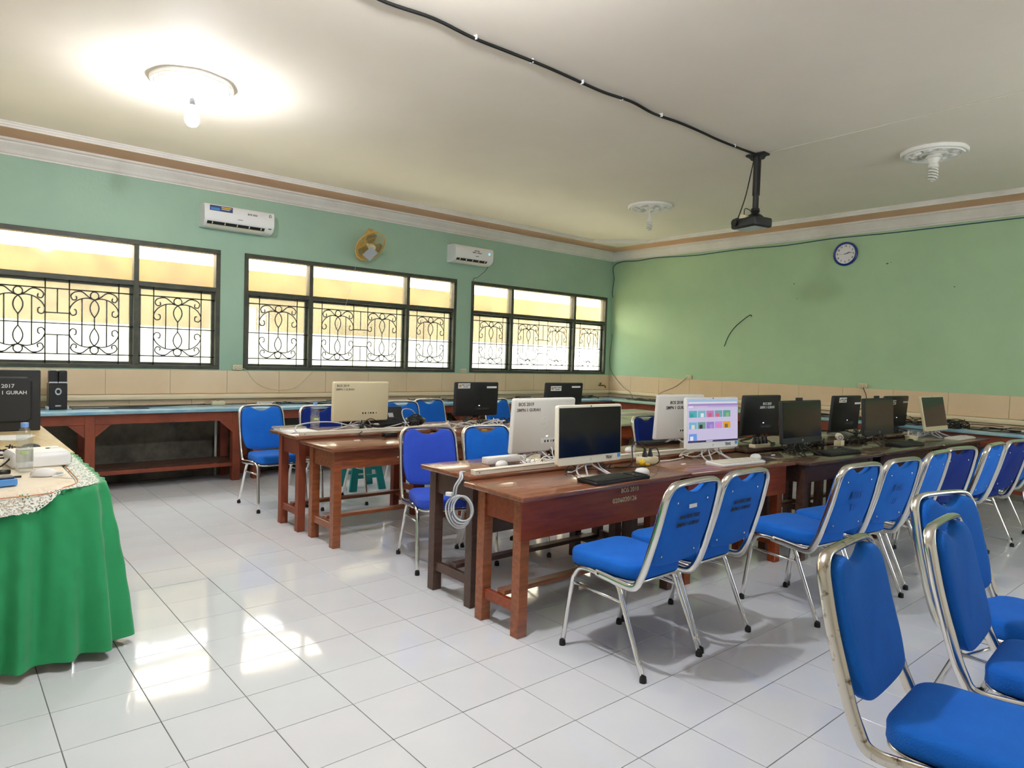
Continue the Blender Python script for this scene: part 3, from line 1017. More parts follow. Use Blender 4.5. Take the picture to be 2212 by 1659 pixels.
# ------------------------------------------------------------------ wall fittings
def aircon(label, x0, x1, txt, sticker, led):
    t = thing('air_conditioner', label, 'air conditioner', (x0, YW, 2.62), 0, 'split air conditioners on the window wall')
    L = x1 - x0
    D = 0.2
    prof = [(0.0, 0.0), (-0.06, -0.004), (-0.12, 0.004), (-0.165, 0.025), (-0.19, 0.05), (-D, 0.075), (-D - 0.002, 0.15), (-D + 0.004, 0.205), (-D + 0.02, 0.225), (-D + 0.05, 0.232), (0.0, 0.235)]
    bm = B()
    prism(bm, prof, 0, 0.0, L)
    obj('body', bm, 'white', t, True, 35)
    bm = B()
    prism(bm, [(-0.192, 0.05), (-0.168, 0.025), (-0.171, 0.022), (-0.196, 0.048)], 0, 0.03, L - 0.1)
    obj('outlet_slot', bm, 'black', t)
    bm = B()
    prism(bm, [(-0.162, 0.024), (-0.12, 0.001), (-0.126, -0.004), (-0.17, 0.02)], 0, 0.035, L - 0.105)
    obj('louvre', bm, 'offwhite', t)
    for i in range(5):
        xv = 0.08 + i * (L - 0.22) / 4
        bxo('fin', (xv - 0.003, xv + 0.003, -0.199, -0.17, 0.026, 0.046), 'offwhite', t)
    fx = -D - 0.0035
    if txt:
        for body, x_, z_, s_ in txt:
            text('print', body, s_, 'ink', t, (x_, fx, z_), PI / 2)
    if sticker:
        st = bxo('energy_sticker', (0.05, 0.28, fx, fx + 0.003, 0.158, 0.212), M('sticker_navy', (44, 66, 112), 0.5), t)
        bxo('sticker_field', (0.06, 0.15, fx - 0.0006, fx, 0.164, 0.19), M('sticker_blue', (70, 130, 200), 0.5), st)
        bxo('sticker_strip', (0.165, 0.265, fx - 0.0006, fx, 0.192, 0.205), M('sticker_yellow', (226, 176, 40), 0.5), st)
        bxo('sticker_line', (0.165, 0.25, fx - 0.0006, fx, 0.178, 0.184), 'paper', st)
        bm = B()
        tube(bm, [(L - 0.045 + 0.014 * math.cos(a), fx - 0.0005, 0.185 + 0.014 * math.sin(a)) for a in [2 * PI * i / 14 for i in range(14)]], 0.0022, n=4, closed=True)
        obj('emblem', bm, 'ink2', t)
        bxo('display', (L - 0.06, L - 0.03, fx + 0.006, fx + 0.014, 0.046, 0.054), 'black', t)
    if led:
        bxo('led_display', (L - 0.085, L - 0.06, fx, fx + 0.003, 0.14, 0.165), M('cyan_led', (120, 220, 255), 0.4, emit=(110, 215, 255), estr=0.6), t)
aircon('white air conditioner with blue and yellow energy sticker, above the left windows', 1.805, 2.53, [('BOS 2021', 0.49, 0.17, 0.026), ('INVERTER', 0.36, 0.098, 0.012)], True, False)
aircon('white air conditioner with lit cyan display, nearer the room corner', 4.985, 5.63, [('BOS 2021', 0.36, 0.17, 0.022), ('SMPN 1 GURAH', 0.36, 0.145, 0.022), ('INVERTER', 0.36, 0.1, 0.012)], False, True)

# wall fan
t = thing('wall_fan', 'tan wall fan tilted downwards with a white card on its guard', 'fan', (3.69, YW, 2.66))
bm = B()
prism(bm, rrect(-0.06, 0.05, -0.175, 0.06, 0.05, 4), 1, -0.05, 0.0)
obj('wall_plate', bm, 'tan', t)
bm = B()
lathe(bm, [(0.0, -0.09), (0.045, -0.08), (0.058, -0.03), (0.058, 0.05), (0.045, 0.1), (0.0, 0.105)], 20, mtx=Matrix.Translation((0.03, -0.14, 0.1)) @ Matrix.Rotation(math.radians(40), 4, 'X'))
obj('motor_housing', bm, 'tan', t, True, 50)
cable('arm', '', [(0, -0.02, -0.02), (0.01, -0.08, 0.02), (0.03, -0.12, 0.06)], 0.022, 'tan', parent=t)
gm = Matrix.Translation((-0.03, -0.3, -0.03)) @ Matrix.Rotation(math.radians(-12), 4, 'Y') @ Matrix.Rotation(math.radians(-50), 4, 'X')
guard = bpy.data.objects.new('guard', None)
bm = B()
for rr, zz, th in ((0.195, 0.0, 0.008), (0.14, -0.04, 0.0016), (0.09, -0.052, 0.0016), (0.14, 0.04, 0.0016), (0.09, 0.05, 0.0016)):
    tube(bm, [(rr * math.cos(a), rr * math.sin(a), zz) for a in [2 * PI * i / 32 for i in range(32)]], th, n=6, closed=True)
for i in range(36):
    a = 2 * PI * i / 36
    for s in (-1, 1):
        tube(bm, [(r_ * math.cos(a), r_ * math.sin(a), s * z_) for r_, z_ in ((0.19, 0.0), (0.14, 0.042), (0.05, 0.055))], 0.0012, n=4)
bmesh.ops.transform(bm, matrix=gm, verts=bm.verts)
obj('guard', bm, 'tan', t, True)
mt['blade'] = glass_mat('smoky_blade', (190, 186, 150), 0.45, 0.08)
for i in range(3):
    bm = B()
    a0 = 2 * PI * i / 3
    out = smooth_path([(0.03 * math.cos(a0), 0.03 * math.sin(a0), 0), (0.11 * math.cos(a0 - 0.25), 0.11 * math.sin(a0 - 0.25), 0), (0.17 * math.cos(a0 + 0.1), 0.17 * math.sin(a0 + 0.1), 0), (0.165 * math.cos(a0 + 0.8), 0.165 * math.sin(a0 + 0.8), 0), (0.1 * math.cos(a0 + 1.0), 0.1 * math.sin(a0 + 1.0), 0), (0.03 * math.cos(a0 + 1.0), 0.03 * math.sin(a0 + 1.0), 0)], 3, True)
    prism(bm, [(p.x, p.y) for p in out], 2, -0.002, 0.002)
    bmesh.ops.transform(bm, matrix=gm, verts=bm.verts)
    obj('blade', bm, 'blade', t)
bm = B()
lathe(bm, [(0.0, -0.062), (0.04, -0.058), (0.046, -0.048), (0.03, 0.04), (0.0, 0.05)], 20, mtx=gm)
obj('hub', bm, 'cream', t, True, 50)
bm = B()
box(bm, -0.075, 0.075, -0.05, 0.09, -0.066, -0.06, mtx=gm @ Matrix.Translation((-0.01, -0.05 + 0.1, 0.0)) @ Matrix.Rotation(0.7, 4, 'Z'))
card = obj('card', bm, 'silver', t)
cable('pull_cord', '', [(-0.05, -0.03, -0.17), (-0.09, -0.03, -0.3), (-0.13, -0.03, -0.48), (-0.22, -0.03, -0.8), (-0.4, -0.03, -1.31)], 0.0016, 'grey_cable', parent=t)

# clock
t = thing('wall_clock', 'round wall clock with blue rim and white face', 'clock', (XR, 0.59, 2.779))
RX = Matrix.Rotation(-PI / 2, 4, 'Y')
bm = B()
lathe(bm, [(0.0, 0.002), (0.14, 0.002), (0.148, 0.015), (0.148, 0.03), (0.138, 0.04), (0.124, 0.036), (0.122, 0.02), (0.0, 0.02)], 40, mtx=RX)
obj('rim', bm, 'clockblue', t, True, 40)
bm = B()
lathe(bm, [(0.0, 0.0235), (0.122, 0.0235), (0.122, 0.021), (0.0, 0.021)], 40, mtx=RX)
face = obj('face', bm, 'white', t)
for n_ in range(1, 13):
    a = PI / 2 - n_ * PI / 6
    text('numeral', str(n_), 0.032, 'ink', face, (-0.0245, -0.098 * math.cos(a), 0.098 * math.sin(a)), PI / 2, -PI / 2)
def hand(nm, a, L, w_, off):
    bm = B()
    box(bm, -0.0005, 0.0005, -w_, w_, -0.015, L, mtx=Matrix.Translation((off, 0, 0)) @ Matrix.Rotation(a, 4, 'X'))
    obj(nm, bm, 'ink', t)
hand('hour_hand', math.radians(68), 0.058, 0.0035, -0.0265)
hand('minute_hand', math.radians(82), 0.088, 0.0025, -0.028)
hand('second_hand', math.radians(-92), 0.095, 0.0008, -0.0295)

# sockets
def socket(label, wall, x, y, z):
    rot = 0.0 if wall == 'l' else -PI / 2
    t = thing('wall_socket', label, 'socket', (x, y, z), rot, 'cream double wall sockets')
    bxo('box', (-0.05, 0.05, -0.03, 0.0, -0.028, 0.028), 'cream', t, 0.006, 2, smooth=True)
    for dx in (-0.022, 0.022):
        bm = B()
        lathe(bm, [(0.013, 0.0312), (0.015, 0.0318), (0.016, 0.0305), (0.013, 0.0302)], 14, mtx=Matrix.Translation((dx, 0, 0)) @ Matrix.Rotation(PI / 2, 4, 'X'))
        obj('outlet_ring', bm, 'ink2', t)
socket('double wall socket under the left window edge, beside the middle window', 'l', 2.222, YW, 1.145)
socket('double wall socket below the second air conditioner between windows', 'l', 5.30, YW, 1.145)
socket('double wall socket on the clock wall nearer the corner', 'r', XR, 2.822, 1.14)
socket('double wall socket on the clock wall below the clock', 'r', XR, 0.303, 1.14)
cable('wire', 'pale wire drooping below the middle window from the socket', [(2.25, YW - 0.033, 1.14), (2.32, YW - 0.02, 1.11), (2.45, YW - 0.018, 0.96), (2.68, YW - 0.018, 0.895), (2.9, YW - 0.018, 0.935), (3.08, YW - 0.02, 1.1)], 0.0035, 'cream')
cable('wire', 'brown wire from the corner socket down to the green bench', [(XR - 0.033, 2.85, 1.13), (XR - 0.02, 3.06, 0.985), (XR - 0.06, 3.32, 0.862), (XR - 0.07, 3.4, 0.76)], 0.004, 'ink2')
cable('wire', 'black wire hanging in a loop under the clock socket', [(XR - 0.033, 0.29, 1.12), (XR - 0.025, 0.25, 0.99), (XR - 0.065, 0.29, 0.86), (XR - 0.08, 0.40, 0.8), (XR - 0.15, 0.3, 0.75)], 0.004, 'black_cable')
cable('wire', 'brown wire sagging from the room corner to the bench', [(XR - 0.013, YW - 0.05, 1.8), (XR - 0.014, YW - 0.012, 1.3), (XR - 0.02, 4.28, 1.08), (XR - 0.03, 4.07, 0.91), (XR - 0.07, 3.92, 0.86), (XR - 0.12, 3.8, 0.75)], 0.0035, 'brass')
cable('wire', 'thin blue wire running under the cornice of the clock wall', [(XR - 0.012, YW - 0.03, 2.41), (XR - 0.012, YW - 0.012, 2.5), (XR - 0.012, 4.39, 2.72), (XR - 0.012, 4.41, 2.93), (XR - 0.012, 4.22, 2.998), (XR - 0.012, 3.9, 2.985), (XR - 0.012, 3.5, 3.0), (XR - 0.012, 2.8, 2.97), (XR - 0.012, 2.06, 2.985), (XR - 0.012, 1.4, 2.97), (XR - 0.012, 0.76, 2.99), (XR - 0.012, 0.0, 2.98), (XR - 0.012, -1.22, 2.985), (XR - 0.012, -3.2, 2.98)], 0.006, 'navy_cable')
cable('wire', 'short dark wire stuck slanting on the clock wall', [(XR - 0.006, 1.84, 2.03), (XR - 0.006, 1.88, 2.045), (XR - 0.006, 2.08, 1.9), (XR - 0.006, 2.19, 1.76), (XR - 0.006, 2.253, 1.611)], 0.005, 'ink')
cable('wire', 'dark drain wire from the second air conditioner to the window', [(5.66, YW - 0.05, 2.62), (5.63, YW - 0.02, 2.56), (5.5, YW - 0.02, 2.46), (5.424, YW - 0.02, 2.405), (5.41, YW - 0.018, 2.0), (5.43, YW - 0.018, 1.3)], 0.004, 'ink2')
# marks on the clock wall
for n_, (y, z, r_) in enumerate(((0.1, 2.62, 0.012), (0.06, 2.63, 0.006), (1.25, 2.45, 0.009), (-0.62, 2.3, 0.008), (1.2, 2.25, 0.006))):
    bm = B()
    bmesh.ops.create_icosphere(bm, subdivisions=1, radius=r_, matrix=Matrix.Translation((XR, y, z)) @ Matrix.Diagonal((0.15, 1.4, 0.8, 1)))
    obj('scuff', bm, 'ink2', wall_right)

# tap
t = thing('wall_tap', 'old brass tap sticking out of the beige tiles near the corner', 'tap', (8.12, YW, 0.935))
cable('spout', '', [(0, 0, 0), (0, -0.06, 0.0), (0.03, -0.09, 0.0), (0.06, -0.1, -0.012), (0.065, -0.1, -0.04)], 0.011, 'brass', parent=t)
bm = B()
lathe(bm, [(0.0, 0.045), (0.02, 0.044), (0.02, 0.036), (0.008, 0.03), (0.008, 0.0)], 12, 0.0, -0.05)
obj('handle', bm, 'brass', t, True, 40)

# pipe below the bench
bm = B()
tube(bm, [(1.955, YW - 0.17, 0.0), (1.955, YW - 0.17, 0.70)], 0.013, n=10)
tag(obj('drain_pipe', bm, 'pvc', None, True), 'thin white pipe rising under the left bench', 'pipe')

# ------------------------------------------------------------------ ceiling projector and wires
PXx, PYy = 5.18, 0.0
t = thing('ceiling_projector', 'black projector hanging from the ceiling on a black pole', 'projector', (PXx, PYy, ZCEIL), 0.0)
bxo('ceiling_plate', (-0.05, 0.05, -0.09, 0.09, -0.02, 0.0), 'dblack', t, 0.006)
for s in (-1, 1):
    bm = B()
    prism(bm, [(s * 0.03, -0.02), (s * 0.075, -0.02), (s * 0.05, -0.05), (s * 0.03, -0.05)], 0, -0.02, 0.02)
    obj('bracket_ear', bm, 'dblack', t)
bm = B()
tube(bm, [(0, 0, -0.02), (0, 0, -0.36)], 0.032, n=16)
obj('outer_pole', bm, 'black', t, True, 40)
bm = B()
tube(bm, [(0, 0, -0.36), (0, 0, -0.5)], 0.026, n=16)
obj('inner_pole', bm, 'black', t, True, 40)
bm = B()
lathe(bm, [(0.0, -0.47), (0.035, -0.475), (0.04, -0.5), (0.03, -0.515), (0.06, -0.535), (0.07, -0.545), (0.0, -0.546)], 16)
obj('swivel_joint', bm, 'black', t, True, 40)
pm = Matrix.Translation((-0.02, 0.02, -0.60)) @ Matrix.Rotation(math.radians(-12), 4, 'Z')
bm = B()
box(bm, -0.11, 0.11, -0.14, 0.14, -0.05, 0.035, 0.02, 3, mtx=pm)
pb = obj('body', bm, 'dblack', t, True, 40)
bm = B()
box(bm, -0.08, 0.08, -0.11, 0.11, -0.054, -0.05, mtx=pm)
obj('underside_plate', bm, 'silver', pb)
bm = B()
lathe(bm, [(0.0, 0.0), (0.03, 0.0), (0.033, 0.02), (0.028, 0.02), (0.0, 0.014)], 18, mtx=pm @ Matrix.Translation((-0.11, 0.08, 0.0)) @ Matrix.Rotation(-PI / 2, 4, 'Y'))
obj('lens', bm, 'black', pb, True, 40)
bm = B()
box(bm, -0.113, -0.109, 0.07, 0.1, 0.005, 0.014, mtx=pm)
obj('white_mark', bm, 'wlabel', pb)
bm = B()
lathe(bm, [(0.0, 0.05), (0.018, 0.048), (0.02, 0.034), (0.0, 0.03)], 14, mtx=pm @ Matrix.Translation((-0.07, 0.1, 0.0)))
obj('focus_knob', bm, 'black', pb, True, 40)
bm = B()
box(bm, -0.06, 0.02, -0.03, 0.05, 0.036, 0.075, 0.003, mtx=pm @ Matrix.Translation((0.0, 0.06, 0.0)) @ Matrix.Rotation(0.35, 4, 'X'))
obj('adapter_box', bm, 'cream', pb)
cable('cable_drop', '', [(0.0, 0.03, -0.015), (-0.01, 0.05, -0.15), (-0.03, 0.08, -0.35), (-0.06, 0.11, -0.5), (-0.08, 0.12, -0.56)], 0.005, 'black_cable', parent=t)
cable('cable_loop', '', [(-0.03, 0.09, -0.53), (0.0, 0.1, -0.46), (0.03, 0.06, -0.48), (0.04, 0.02, -0.52), (0.08, -0.06, -0.555)], 0.004, 'black_cable', parent=t)
zc = ZCEIL - 0.012
pts = [(1.497 - 0.9, 0.03, zc)]
for i in range(15):
    f = i / 14
    pts.append((1.2 + f * (5.13 - 1.2), 0.012 * math.sin(i * 2.2), zc - (0.006 if i % 2 else 0)))
cc = cable('ceiling_cable', 'thick black cable clipped along the ceiling to the projector', pts, 0.011, 'black_cable', k=5)
for x in (2.06, 2.5, 2.95, 3.35, 3.8, 4.3, 4.8):
    bm = B()
    box(bm, x - 0.005, x + 0.005, -0.016, 0.016, zc - 0.014, ZCEIL - 0.0005, 0.002)
    obj('cable_clip', bm, 'white', cc)
cable('ceiling_wire', 'thin white wire crossing the ceiling right of the projector', [(5.19, -0.1, ZCEIL - 0.006), (5.175, -0.4, ZCEIL - 0.004), (5.164, -0.79, ZCEIL - 0.005), (5.13, -1.4, ZCEIL - 0.004), (5.102, -1.926, ZCEIL - 0.005), (5.07, -2.6, ZCEIL - 0.004)], 0.0026, 'offwhite')

# ------------------------------------------------------------------ computers
def aio(label, x, y, z, deg, kind, tilt=4.0, bottom=0.075, W=0.515, H=0.325, lit=False, mid_mark=None, notes=(), ports=True, logo=False, cam_bump=False, sticker=None, strip=None, led=False, chin=0.045, intel=False):
    """all-in-one computer; local -y is the screen side, origin on the table"""
    t = thing('computer', label, 'computer', (x, y, z), math.radians(deg), 'all-in-one computers on the desks')
    bodym = {'white': 'white', 'cream': 'cream', 'black': 'dblack', 'silver': 'palewhite', 'ivory': 'ivory'}[kind]
    TM = Matrix.Translation((0, 0, bottom)) @ Matrix.Rotation(math.radians(-tilt), 4, 'X')
    a = W / 2
    e = bpy.data.objects.new('display', None)
    bm = B()
    out = rrect(-a, a, 0.0, H, 0.014, 4)
    pad(bm, out, [(0.003, -0.009), (0.0, -0.005), (0.0, 0.012), (0.004, 0.018), (0.011, 0.021)], lambda u, v, h_: (u, h_, v))
    bmesh.ops.transform(bm, matrix=TM, verts=bm.verts)
    body = obj('body', bm, bodym, t, True, 35)
    def piece(nm, dims, mat, par=body, bev=0.0):
        bm = B()
        box(bm, *dims, bevel=bev, mtx=TM)
        return obj(nm, bm, mat, par)
    scr = piece('screen', (-a + 0.01, a - 0.008, -0.0105, -0.0088, chin, H - 0.014), 'lit' if lit else 'screen')
    piece('webcam', (-0.004, 0.004, -0.0108, -0.0088, H - 0.011, H - 0.004), 'black')
    if chin > 0.03:
        bm = B()
        tube(bm, [(0.007 * math.cos(q), -0.0095, chin / 2 + 0.007 * math.sin(q)) for q in [2 * PI * i / 12 for i in range(12)]], 0.0012, n=4, closed=True)
        bmesh.ops.transform(bm, matrix=TM, verts=bm.verts)
        obj('logo_ring', bm, 'silver', body)
    if mid_mark:
        o = text('pen_mark', mid_mark, 0.024, 'ink', body, TM @ Vector((0.15, -0.0100, chin * 0.55)), PI / 2 - math.radians(tilt), shear=0.2)
    if intel:
        piece('small_sticker', (a - 0.035, a - 0.01, -0.0104, -0.009, chin * 0.45, chin * 0.95), 'lightblue')
    if ports:
        pp = piece('port_panel', (-0.15, 0.02, 0.0205, 0.0222, 0.055, 0.085), bodym)
        for i in range(6):
            bm = B()
            x0 = -0.14 + i * 0.024
            box(bm, x0, x0 + (0.012 if i % 3 else 0.006), 0.0215, 0.0228, 0.06, 0.074, mtx=TM)
            obj('port', bm, 'black' if kind != 'black' else 'ink2', pp)
    if logo:
        bm = B()
        tube(bm, [(0.03 * math.cos(q), 0.0212, 0.19 + 0.03 * math.sin(q)) for q in [2 * PI * i / 20 for i in range(20)]], 0.0012, n=4, closed=True)
        bmesh.ops.transform(bm, matrix=TM, verts=bm.verts)
        obj('back_logo_ring', bm, bodym, body, True)
        text('back_logo', 'hp', 0.045, bodym, body, TM @ Vector((0, 0.0212, 0.193)), PI / 2 - math.radians(tilt) * -1, PI, shear=0.25, depth=0.001)
    for body_t, u, v, sz, mk in notes:
        text('lettering', body_t, sz, mk, body, TM @ Vector((u, 0.0215, v)), PI / 2 + math.radians(tilt), PI)
    if sticker:
        u, v = sticker
        st = piece('label', (u - 0.07, u + 0.07, 0.0208, 0.0222, v - 0.024, v + 0.024), 'paper')
        bm = B()
        lathe(bm, [(0.0, 0.0012), (0.015, 0.0012), (0.015, 0.0), (0.0, 0.0)], 10, mtx=TM @ Matrix.Translation((u + 0.048, 0.0222, v)) @ Matrix.Rotation(-PI / 2, 4, 'X'))
        obj('emblem', bm, 'tan', st)
        text('label_print', 'SMPN 1 GURAH', 0.014, 'ink', st, TM @ Vector((u - 0.018, 0.0226, v + 0.008)), PI / 2 + math.radians(tilt), PI)
        text('label_print', 'BOS 2021', 0.014, 'ink', st, TM @ Vector((u - 0.018, 0.0226, v - 0.010)), PI / 2 + math.radians(tilt), PI)
    if strip:
        u, v = strip
        piece('barcode_strip', (u - 0.06, u + 0.06, 0.0208, 0.0222, v - 0.009, v + 0.009), 'paper')
    if led:
        piece('status_light', (-0.035, -0.02, 0.0212, 0.0226, 0.095, 0.101), 'led')
    if cam_bump:
        piece('pop_up_camera', (0.02 - 0.075, 0.02, -0.004, 0.012, H - 0.002, H + 0.02), 'dblack', body, 0.002)
    # wire stand
    sm = 'silver' if kind != 'black' else 'black'
    stand = obj('stand', B(), sm, t)
    bm = stand.data
    g = B()
    hz = bottom + 0.05
    for s in (-1, 1):
        tube(g, smooth_path([(s * 0.02, 0.008, bottom), (s * 0.035, -0.005, bottom * 0.75), (s * 0.085, -0.075, 0.012), (s * 0.1, -0.095, 0.0055), (s * 0.122, -0.075, 0.0055), (s * 0.1, 0.0, bottom * 0.5), (s * 0.07, 0.008, bottom + 0.01)], 4), 0.0052, n=6)
    tube(g, smooth_path([(0.0, 0.01, bottom), (0.0, 0.05, bottom * 0.65), (0.0, 0.125, 0.006), (-0.03, 0.135, 0.006)], 4), 0.0055, n=6)
    box(g, -0.035, 0.035, 0.004, 0.018, bottom - 0.014, bottom + 0.03, 0.003)
    g.normal_update()
    g.to_mesh(bm)
    g.free()
    bm.polygons.foreach_set('use_smooth', [True] * len(bm.polygons))
    return t, body, TM

mt['lit'] = M('lit_screen', (40, 40, 44), 0.2, emit=(214, 204, 236), estr=0.34)
def emi(nm, rgb, k=0.34):
    return M(nm, (30, 30, 34), 0.3, emit=rgb, estr=k)
aio('off-white computer with dark screen and TKA1 mark, beside black keyboard', 2.445, -0.655, 0.70, 0, 'ivory', 2.0, mid_mark='TKA1', intel=True)
aio('white computer seen from behind with handwritten note and white cables', 2.55, -0.14, 0.72, 180, 'silver', 4.0, 0.05, 0.52, 0.335, logo=True, notes=[('BOS 2019', 0.165, 0.30, 0.03, 'ink2'), ('SMPN 1 GURAH', 0.14, 0.265, 0.027, 'ink2')], led=True)
t_, body_, TM_ = aio('white computer with lit lavender screen full of picture tiles', 3.675, -0.635, 0.70, -7, 'white', 3.0, 0.078, 0.52, 0.345, lit=True, mid_mark='TKA2', intel=True)
scr_ = [o for o in body_.children if o.name.startswith('screen')][0]
def on_screen(nm, u0, u1, v0, v1, mat, lift=0.0):
    bm = B()
    sw, sh = 0.502, 0.286
    x0, x1 = -0.2475 + u0 * sw, -0.2475 + u1 * sw
    z0, z1 = 0.045 + (1 - v1) * sh, 0.045 + (1 - v0) * sh
    box(bm, x0, x1, -0.0112 - lift, -0.0104, z0, z1, mtx=TM_)
    return obj(nm, bm, mat, scr_)
on_screen('browser_bar', 0, 1, 0.0, 0.06, emi('ui_pale_blue', (170, 196, 226)))
on_screen('address_line', 0.02, 0.98, 0.06, 0.10, emi('ui_white', (232, 232, 240)))
on_screen('header_band', 0, 1, 0.10, 0.15, emi('ui_purple', (168, 142, 208)))
on_screen('tab_band', 0, 1, 0.15, 0.19, emi('ui_violet', (196, 176, 222)))
on_screen('tab_button', 0.01, 0.10, 0.155, 0.188, emi('ui_button', (238, 234, 246)), 0.0004)
on_screen('search_field', 0.12, 0.38, 0.16, 0.183, emi('ui_pink', (220, 196, 226)), 0.0004)
on_screen('task_bar', 0, 1, 0.955, 1.0, emi('ui_navy', (52, 40, 84)))
on_screen('task_icon', 0.35, 0.48, 0.965, 0.992, emi('ui_icon', (210, 206, 230)), 0.0004)
cols = [(70, 176, 190), (120, 190, 205), (196, 130, 190), (110, 170, 180), (96, 168, 150), (110, 190, 220), (110, 160, 150), (158, 130, 210), (206, 150, 230), (236, 170, 30), (110, 160, 236)]
accs = [(30, 160, 150), (240, 240, 244), (214, 96, 120), (240, 90, 130), (150, 190, 130), (244, 224, 210), (30, 30, 34), (180, 150, 220), (240, 140, 190), (120, 110, 60), (240, 244, 252)]
for i in range(11):
    r_, c_ = divmod(i, 5)
    u0, v0 = 0.02 + c_ * 0.168, 0.265 + r_ * 0.265
    th_ = on_screen('thumbnail', u0, u0 + 0.15, v0, v0 + 0.155, emi('thumb_%d' % i, cols[i]))
    du = 0.02 + 0.05 * ((i * 37) % 10) / 10
    o2 = on_screen('thumbnail_patch', u0 + du, u0 + du + 0.06, v0 + 0.06, v0 + 0.15, emi('patch_%d' % i, accs[i]), 0.0004)
    o2.parent = th_ if False else scr_
aio('white computer seen from behind with two lines of black print', 4.06, -0.07, 0.72, 174, 'silver', 4.0, 0.04, 0.52, 0.345, logo=True, notes=[('BOS 2018', 0.06, 0.285, 0.034, 'ink'), ('SMPN 1 GURAH', 0.05, 0.245, 0.034, 'ink')])
aio('black computer seen from behind with white print and small blue light', 4.845, -0.31, 0.72, 177, 'black', 3.0, 0.06, 0.53, 0.325, notes=[('BOS 2020', -0.06, 0.255, 0.03, 'wlabel'), ('SMPN 1 GURAH', -0.065, 0.225, 0.03, 'wlabel')], led=True, logo=False)
aio('black computer with dark screen and pop-up camera, first of the black ones', 4.55, -0.825, 0.70, -3, 'black', 4.0, 0.085, 0.545, 0.315, cam_bump=True, mid_mark=None, intel=False)
aio('black monitor from behind with emblem label and strip, beyond the black printed one', 6.38, -0.33, 0.72, 177, 'black', 4.0, 0.03, 0.54, 0.335, sticker=(0.1, 0.295), strip=(-0.2, 0.26), led=True)
aio('black computer with dark screen and pop-up camera, second of the black ones', 5.86, -0.86, 0.70, -3, 'black', 4.0, 0.085, 0.545, 0.315, cam_bump=True)
aio('farthest black monitor from behind with torn white label, at right', 7.36, -0.42, 0.72, 177, 'black', 4.0, 0.03, 0.54, 0.325, sticker=(0.1, 0.26), strip=(-0.2, 0.26), led=True)
aio('cream computer with dark screen leaning back at the right desk end', 7.20, -0.885, 0.70, -3, 'cream', 11.0, 0.06, 0.53, 0.345)
aio('yellowed cream computer from behind beside the water bottle', 2.345, 1.82, 0.725, 180, 'cream', 2.0, 0.062, 0.505, 0.325, notes=[('BOS 2019', 0.17, 0.292, 0.026, 'ink2'), ('SMPN 1 GURAH', 0.15, 0.262, 0.023, 'ink2')])
aio('black monitor from behind with coloured emblem label in the middle row', 3.60, 1.9, 0.70, 180, 'black', 2.0, 0.085, 0.515, 0.32, sticker=(0.16, 0.286), strip=(-0.17, 0.272), logo=True, led=True)
aio('far black monitor from behind with grey emblem label near the corner', 4.46, 1.60, 0.71, 178, 'black', 4.0, 0.08, 0.5, 0.325, sticker=(0.12, 0.27), strip=(-0.15, 0.285))

def keyboard(label, x, y, z, deg, mat, keym, W=0.45, D=0.145, keys=True):
    t = thing('keyboard', label, 'keyboard', (x, y, z), math.radians(deg), 'keyboards on the desks')
    bm = B()
    pad(bm, rrect(-W / 2, W / 2, -D / 2, D / 2, 0.012, 3), [(0.004, 0.0), (0.0, 0.004), (0.0, 0.012), (0.004, 0.016)], lambda u, v, h_: (u, v, h_ + 0.045 * (v + D / 2) if h_ > 0.001 else h_))
    obj('case', bm, mat, t, True, 40)
    bm = B()
    nx, ny = 21, 6
    for j in range(ny):
        for i in range(nx):
            if i in (15, 19) or (j == 5 and i > 15):
                continue
            if j == 0 and 4 <= i <= 8:
                if i != 4:
                    continue
            x0 = -W / 2 + 0.012 + i * (W - 0.024) / nx
            x1 = x0 + (W - 0.024) / nx - 0.0025
            if j == 0 and i == 4:
                x1 += 4 * (W - 0.024) / nx
            y0 = -D / 2 + 0.012 + j * (D - 0.03) / ny
            y1 = y0 + (D - 0.03) / ny - 0.0025
            zz = 0.0165 + 0.045 * (y0 + D / 2)
            box(bm, x0, x1, y0, y1, zz, zz + 0.005)
    o = obj('keys', bm, keym, t)
    o['kind'] = 'stuff'
    return t
keyboard('black keyboard in front of the off-white computer', 2.485, -0.805, 0.70, 0.5, 'black', 'dblack')
keyboard('white keyboard in front of the lit screen computer', 3.665, -0.825, 0.70, -6, 'white', 'offwhite', 0.45, 0.14)
keyboard('black keyboard in front of the first black computer', 4.88, -0.945, 0.70, -4, 'black', 'dblack')
keyboard('black keyboard in front of the second black computer', 6.05, -1.005, 0.70, -3, 'black', 'dblack')
keyboard('white keyboard at the right desk end', 7.2, -1.09, 0.70, -2, 'offwhite', 'white', 0.45, 0.13)
keyboard('black keyboard lying under the white computer with black print', 3.93, 0.06 - 0.06, 0.72, -3, 'black', 'dblack', 0.4, 0.11)

def mouse(label, x, y, z, deg, mat, pad_r=None):
    t = thing('computer_mouse', label, 'mouse', (x, y, z), math.radians(deg), 'computer mice')
    bm = B()
    N = 14
    rings = []
    for zf, rf in ((0.0, 0.94), (0.25, 1.0), (0.55, 0.92), (0.85, 0.66), (1.0, 0.2)):
        rings.append([bm.verts.new((0.03 * rf * math.cos(2 * PI * i / N), 0.052 * rf * math.sin(2 * PI * i / N) - 0.006 * zf, 0.034 * zf)) for i in range(N)])
    for A, D_ in zip(rings[:-1], rings[1:]):
        for j in range(N):
            bm.faces.new((A[j], A[(j + 1) % N], D_[(j + 1) % N], D_[j]))
    bm.faces.new(rings[-1])
    bm.faces.new(list(reversed(rings[0])))
    obj('shell', bm, mat, t, True, 60)
    bxo('scroll_wheel', (-0.003, 0.003, 0.02, 0.034, 0.024, 0.0295), 'silver', t)
    return t
